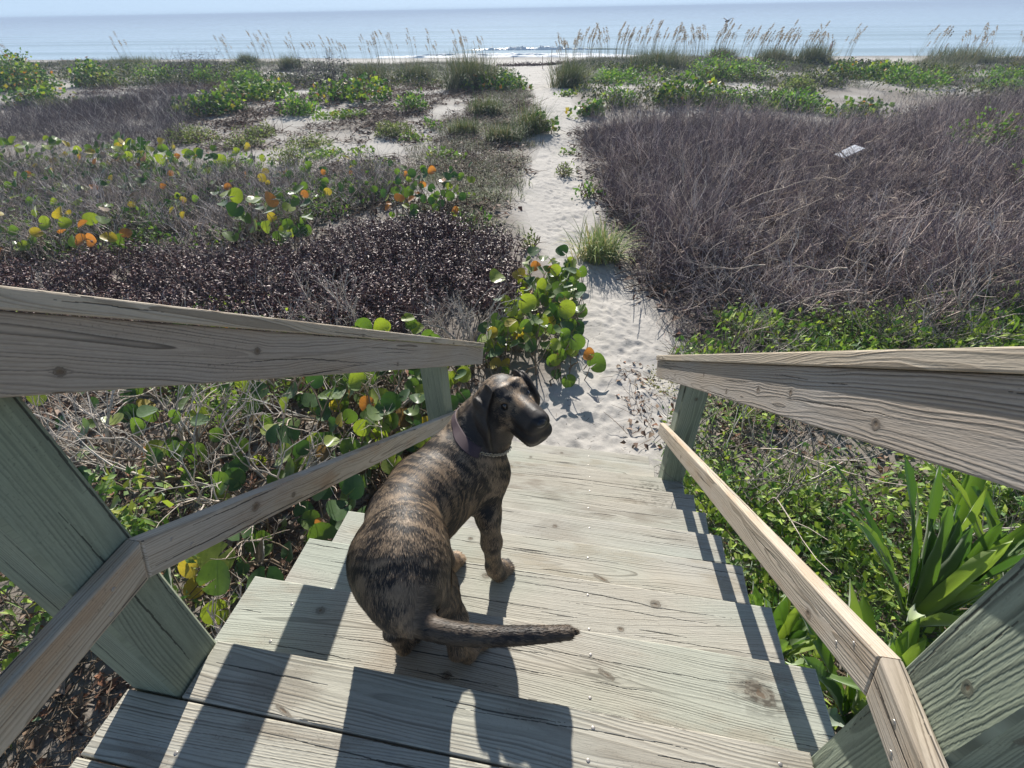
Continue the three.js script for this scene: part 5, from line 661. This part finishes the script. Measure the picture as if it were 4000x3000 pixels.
{ const R = rng(808), root = thing('leafy_shrub', 'small yellow-green leaved shrub behind the near left post', 'shrub', [-2.95, 0, -0.85]), T = new Tri(), S = new Tri(); S.col = [0.25, 0.19, 0.14]; for (let k = 0; k < 14; k++) { const a = R() * 6.28; branch(S, R, V3(Math.cos(a) * 0.2, 0, Math.sin(a) * 0.2), V3(Math.cos(a) * 0.6, 1, Math.sin(a) * 0.6).normalize(), 0.4, 0.006, 2, { seg: 2, sides: 4, kids: 3, spread: 0.8, tip: (p) => { for (let i = 0; i < 8; i++) { const n = RV(R).add(V3(0, 0.8, 0.2)).normalize(), e = RV(R); e.addScaledVector(n, -e.dot(n)).normalize(); T.col = vary(R() < 0.4 ? [0.33, 0.38, 0.05] : [0.13, 0.24, 0.03], R); T.leaf(p.clone().addScaledVector(RV(R), 0.07), e, n, 0.075, 0.034, 0.2, 0.12); } } }); } part('foliage', T.geo(), FOLI, root, 'stuff'); part('stems', S.geo(), BARK, root, 'stuff'); }
// ---------- strap-leaved lilies right of the stairs ----------
const STRAP = [[0.10, 0.20, 0.02], [0.16, 0.28, 0.025], [0.065, 0.15, 0.018], [0.26, 0.38, 0.04]].map(c => leafMat(lin(...c), { t: 0.5, cc: 0.5, cr: 0.3, name: 'strap_leaf' }));
[['tall clump of upright strap-leaved lilies right of the stairs, below the top rail', 2.1, -1.9, 40, 1.12, 0.054], ['strap-leaved lily clump at the right edge above the near right post', 2.7, -2.0, 40, 1.12, 0.055], ['low spreading strap-leaved lily close against the stair side', 1.15, -1.5, 20, 0.6, 0.05], ['strap-leaved lily low beside the near right post, behind the grab rail', 1.55, -1.25, 26, 0.85, 0.066]].forEach(([label, x, z, n, L, W], q) => {
  const R = rng(900 + q), root = thing('strap_lily', label, 'lily', [x, 0, z], 0);
  for (let k = 0; k < n; k++) { const a = k / n * 6.28 + R() * 0.7, lean = (k % 2 === 0 ? 0.08 + R() * 0.12 : 0.2 + R() * 0.4), l = L * (0.7 + R() * 0.4), w = W * (0.8 + R() * 0.4), T = new Tri(); T.col = [1, 1, 1]; let prev; const N = 9, d = V3(Math.cos(a), 0, Math.sin(a)), s = V3(-d.z, 0, d.x), tw = (R() - 0.5) * 1.2, dr = 0.1 + R() * 0.5, wv = R() * 6;
    for (let i = 0; i <= N; i++) { const t = i / N, out = l * lean * (t + 0.6 * dr * t * t), y = l * t * (1 - 0.3 * dr * t * t * (lean + 0.4)), ww = w * (0.55 + 0.75 * Math.sin(Math.min(1, t * 1.25 + 0.12) * 2.2)) * (t > 0.75 ? Math.sqrt(Math.max(0.0004, (1 - t) / 0.25)) : 1) / 2, c = V3(d.x * (0.03 + out), y, d.z * (0.03 + out)), sd = s.clone().applyAxisAngle(V3(0, 1, 0), tw * t), keel = ww * 0.45, rip = 0.012 * Math.sin(t * 13 + wv); const pt = (u, v) => T.v(c.x + sd.x * ww * u - d.x * v, c.y + v * 0.6, c.z + sd.z * ww * u - d.z * v); const row = [pt(-1, keel + rip), pt(-0.55, keel * 0.35), pt(0, 0), pt(0.55, keel * 0.35), pt(1, keel - rip)]; if (prev) for (let j = 0; j < 4; j++) { T.t(prev[j], row[j], prev[j + 1]); T.t(prev[j + 1], row[j], row[j + 1]); } prev = row; }
    part('leaf', T.geo(), STRAP[Math.floor(R() * 4)], root); }
});
// ---------- small things ----------
{ // white panel lying in the dead twigs
  const M = new THREE.MeshStandardMaterial({ color: lin(0.78, 0.78, 0.8), roughness: 0.6 });
  const b = part('white_panel', slab([[-0.30, -0.11], [0.27, -0.12], [0.30, 0.11], [-0.27, 0.11]], -0.006, 0.006, (a, c, t) => [a, t, c], [1, 0], 1, 1, 0.002), M); b.position.set(5.0, gy(5, -12.2) + 0.62, -12.2); b.rotation.set(0.2, 0.62, 0.12); tag(b, 'white panel lying tilted among the dead twigs right of the path', 'panel');
}
{ // thin stakes at the beach end of the path
  const M = new THREE.MeshStandardMaterial({ color: lin(0.2, 0.15, 0.11), roughness: 0.9 });
  [['thin wooden stake left of the path end by the sea oats', -9.7, -42.5, 1.2, 0.03], ['thin wooden stake left of the path where it meets the beach', -7.3, -41.8, 0.8, -0.04], ['short wooden stake right of the path end', -5.0, -40.5, 0.8, 0.02], ['tall wooden stake right of the path end, nearest the grass', -4.35, -40.2, 1.15, -0.02]].forEach(([l, x, z, h, t]) => { const s = part('wooden_stake', new THREE.CylinderGeometry(0.018, 0.024, h, 7), M); s.position.set(x, gy(x, z) + h / 2 - 0.05, z); s.rotation.z = t; tag(s, l, 'stake', 'stakes at the beach end of the path'); });
}
{ // orange netting far left
  const O = new THREE.MeshStandardMaterial({ color: lin(0.75, 0.13, 0.03), roughness: 0.7 }), W = new THREE.MeshStandardMaterial({ color: lin(0.3, 0.22, 0.15), roughness: 0.9 });
  const root = thing('orange_netting', 'small strip of orange plastic netting low on the beach sand, far left', 'netting', [-48.1, gy(-48.1, -44.2), -44.2]); const T = new Tri();
  for (let r = 0; r < 4; r++) { const p = []; for (let i = 0; i <= 14; i++) p.push(V3(i * 0.1, 0.04 + r * 0.055 + 0.04 * Math.sin(i * 0.9) * (0.4 + r * 0.15), 0.05 * Math.sin(i * 2.1))); T.tube(p, p.map(() => 0.022), 4); } for (let i = 0; i <= 14; i++) T.tube([V3(i * 0.1, 0.04 + 0.016 * Math.sin(i * 0.9), 0.05 * Math.sin(i * 2.1)), V3(i * 0.1, 0.205 + 0.034 * Math.sin(i * 0.9), 0.05 * Math.sin(i * 2.1))], [0.018, 0.018], 4); part('net', T.geo(), O, root);
  for (const x of [-0.02, 1.42]) { const s = part('stake', new THREE.CylinderGeometry(0.025, 0.03, 0.5, 7), x > 1 ? O : W, root); s.position.set(x, 0.2, 0); }
}
{ // seaweed line
  const R = rng(31), T = new Tri(); for (let k = 0; k < 700; k++) { const x = -9.2 + R() * 6.5, z = -44.5 + 0.5 * n2(x * 0.5, 3) + (R() + R() - 1) * 0.7, y = gy(x, z); T.col = vary([0.10, 0.05, 0.045], R, 0.4); const [p] = crook(R, V3(x, y + 0.03 + R() * 0.04, z), V3(R() - 0.5, 0.05, R() - 0.5).normalize(), 0.2 + R() * 0.3, 3, 0.8); T.tube(p, [0.02, 0.02, 0.015, 0.008], 3); }
  tag(part('seaweed', T.geo(), BARK), 'dark reddish seaweed line across the beach end of the path', 'seaweed', null, 'stuff');
}
{ // breaking wave and wash
  const FO = new THREE.MeshStandardMaterial({ color: lin(0.82, 0.84, 0.85), roughness: 0.9 }), WV = new THREE.MeshPhysicalMaterial({ color: lin(0.24, 0.31, 0.27), roughness: 0.2, ior: 1.33 });
  const R = rng(55); const lump = (x0, x1, z, zw, y, h, n, seed, ro = 1) => { const pos = [], idx = [], m = 9; for (let i = 0; i <= n; i++) for (let j = 0; j < m; j++) { const x = lerp(x0, x1, i / n), t = j / (m - 1) * 2 - 1, e = Math.sin(Math.PI * i / n) ** 0.35, w = zw * (0.7 + 0.5 * n2(x * 0.35, seed)) * e; pos.push(x, y + h * Math.sqrt(Math.max(0, 1 - t * t)) * e * (0.7 + ro * (0.45 * n2(x * 0.9, t * 2 + seed) + 0.3 * n2(x * 3.1, t * 5 + seed))) - 0.03, z + t * w + 0.6 * n2(x * 0.12, seed + 4)); } for (let i = 0; i < n; i++) for (let j = 0; j < m - 1; j++) { const a = i * m + j; idx.push(a, a + m, a + 1, a + 1, a + m, a + m + 1); } return geoFrom(pos, idx); };
  const wave = thing('breaking_wave', 'small wave breaking in white foam straight beyond the path end', 'wave', [0, 0, 0], 0, null, 'structure');
  part('wave_face', lump(-27, 3.5, -95, 1.6, SEA, 0.75, 90, 2, 0.12), WV, wave); part('wave_foam', lump(-22.5, -3.5, -93.6, 1.1, SEA + 0.03, 0.85, 150, 7), FO, wave);
  const wash = thing('wave_wash', 'thin white wash of foam running up the beach', 'foam', [0, 0, 0], 0, null, 'stuff'); part('foam', lump(-36, 6, -84.5, 2.2, SEA + 0.03, 0.22, 220, 11), FO, wash); part('foam', lump(-30, 0, -88.2, 1.2, SEA + 0.05, 0.22, 160, 15), FO, wash);
}
{ // walker on the beach, far off
  const SK = new THREE.MeshStandardMaterial({ vertexColors: true, roughness: 0.8 }); const T = new Tri(), tube = (c, p, r, n = 10) => { T.col = c; T.tube(p.map(q => V3(...q)), r, n); }; const skin = [0.45, 0.26, 0.19], cl = [0.62, 0.42, 0.42], sh = [0.06, 0.07, 0.12];
  tube(sh, [[-0.06, 0.95, 0], [-0.09, 0.72, -0.08], [-0.09, 0.50, -0.14]], [0.1, 0.09, 0.07]); tube(sh, [[0.06, 0.95, 0], [0.09, 0.72, 0.08], [0.09, 0.5, 0.1]], [0.1, 0.09, 0.07]); tube(skin, [[-0.09, 0.52, -0.14], [-0.09, 0.3, -0.12], [-0.09, 0.06, -0.14], [-0.09, 0.02, -0.24]], [0.06, 0.055, 0.035, 0.03]); tube(skin, [[0.09, 0.52, 0.1], [0.09, 0.3, 0.16], [0.09, 0.08, 0.26], [0.09, 0.02, 0.18]], [0.06, 0.055, 0.035, 0.03]);
  tube(cl, [[0, 0.9, 0], [0, 1.1, 0], [0, 1.3, 0.01], [0, 1.43, 0.01], [0, 1.47, 0.01]], [0.14, 0.14, 0.17, 0.14, 0.06]); tube(cl, [[-0.17, 1.4, 0], [-0.23, 1.2, 0.03]], [0.06, 0.05]); tube(cl, [[0.17, 1.4, 0], [0.23, 1.2, -0.03]], [0.06, 0.05]); tube(skin, [[-0.225, 1.22, 0.03], [-0.25, 1.0, 0.0], [-0.24, 0.82, -0.08]], [0.045, 0.035, 0.03]); tube(skin, [[0.225, 1.22, -0.03], [0.25, 1.0, 0.02], [0.24, 0.84, 0.1]], [0.045, 0.035, 0.03]);
  tube(skin, [[0, 1.45, 0.01], [0, 1.52, 0]], [0.06, 0.055]); tube(skin, [[0, 1.5, 0], [0, 1.56, 0], [0, 1.63, 0], [0, 1.7, 0], [0, 1.74, 0]], [0.04, 0.085, 0.1, 0.085, 0.03]); tube([0.06, 0.04, 0.03], [[0, 1.62, 0.02], [0, 1.7, 0.02], [0, 1.76, 0.02]], [0.105, 0.1, 0.03]);
  const p = part('person', T.geo(), SK); p.position.set(27.6, gy(27.6, -84), -84); p.rotation.y = 1.2; tag(p, 'person in pinkish top walking on the beach, seen past the right sea oats', 'person');
}
{ // bird over the water
  const T = new Tri(); T.col = [0.05, 0.05, 0.06]; T.tube([V3(-0.42, 0, 0), V3(-0.2, 0.01, 0), V3(0.05, 0, 0), V3(0.3, 0.05, 0), V3(0.5, 0.02, 0)], [0.02, 0.09, 0.1, 0.05, 0.015], 8); const w = (s) => { const a = T.v(-0.15, 0.05, 0), b = T.v(0.18, 0.05, 0), c = T.v(0.12, 0.28, s * 0.45), d = T.v(-0.16, 0.26, s * 0.45), e = T.v(-0.18, 0.12, s * 0.95); T.t(a, b, c); T.t(a, c, d); T.t(d, c, e); }; w(1); w(-1);
  const b = part('bird', T.geo(), BARK.clone()); b.position.set(10.3, 1.76, -62); b.rotation.y = 0.9; tag(b, 'dark bird flying low over the sea, above the right sea oats', 'bird');
}
scene.traverse(o => { if (o.isMesh) { o.castShadow = true; o.receiveShadow = true; } });
renderer.render(scene, camera);
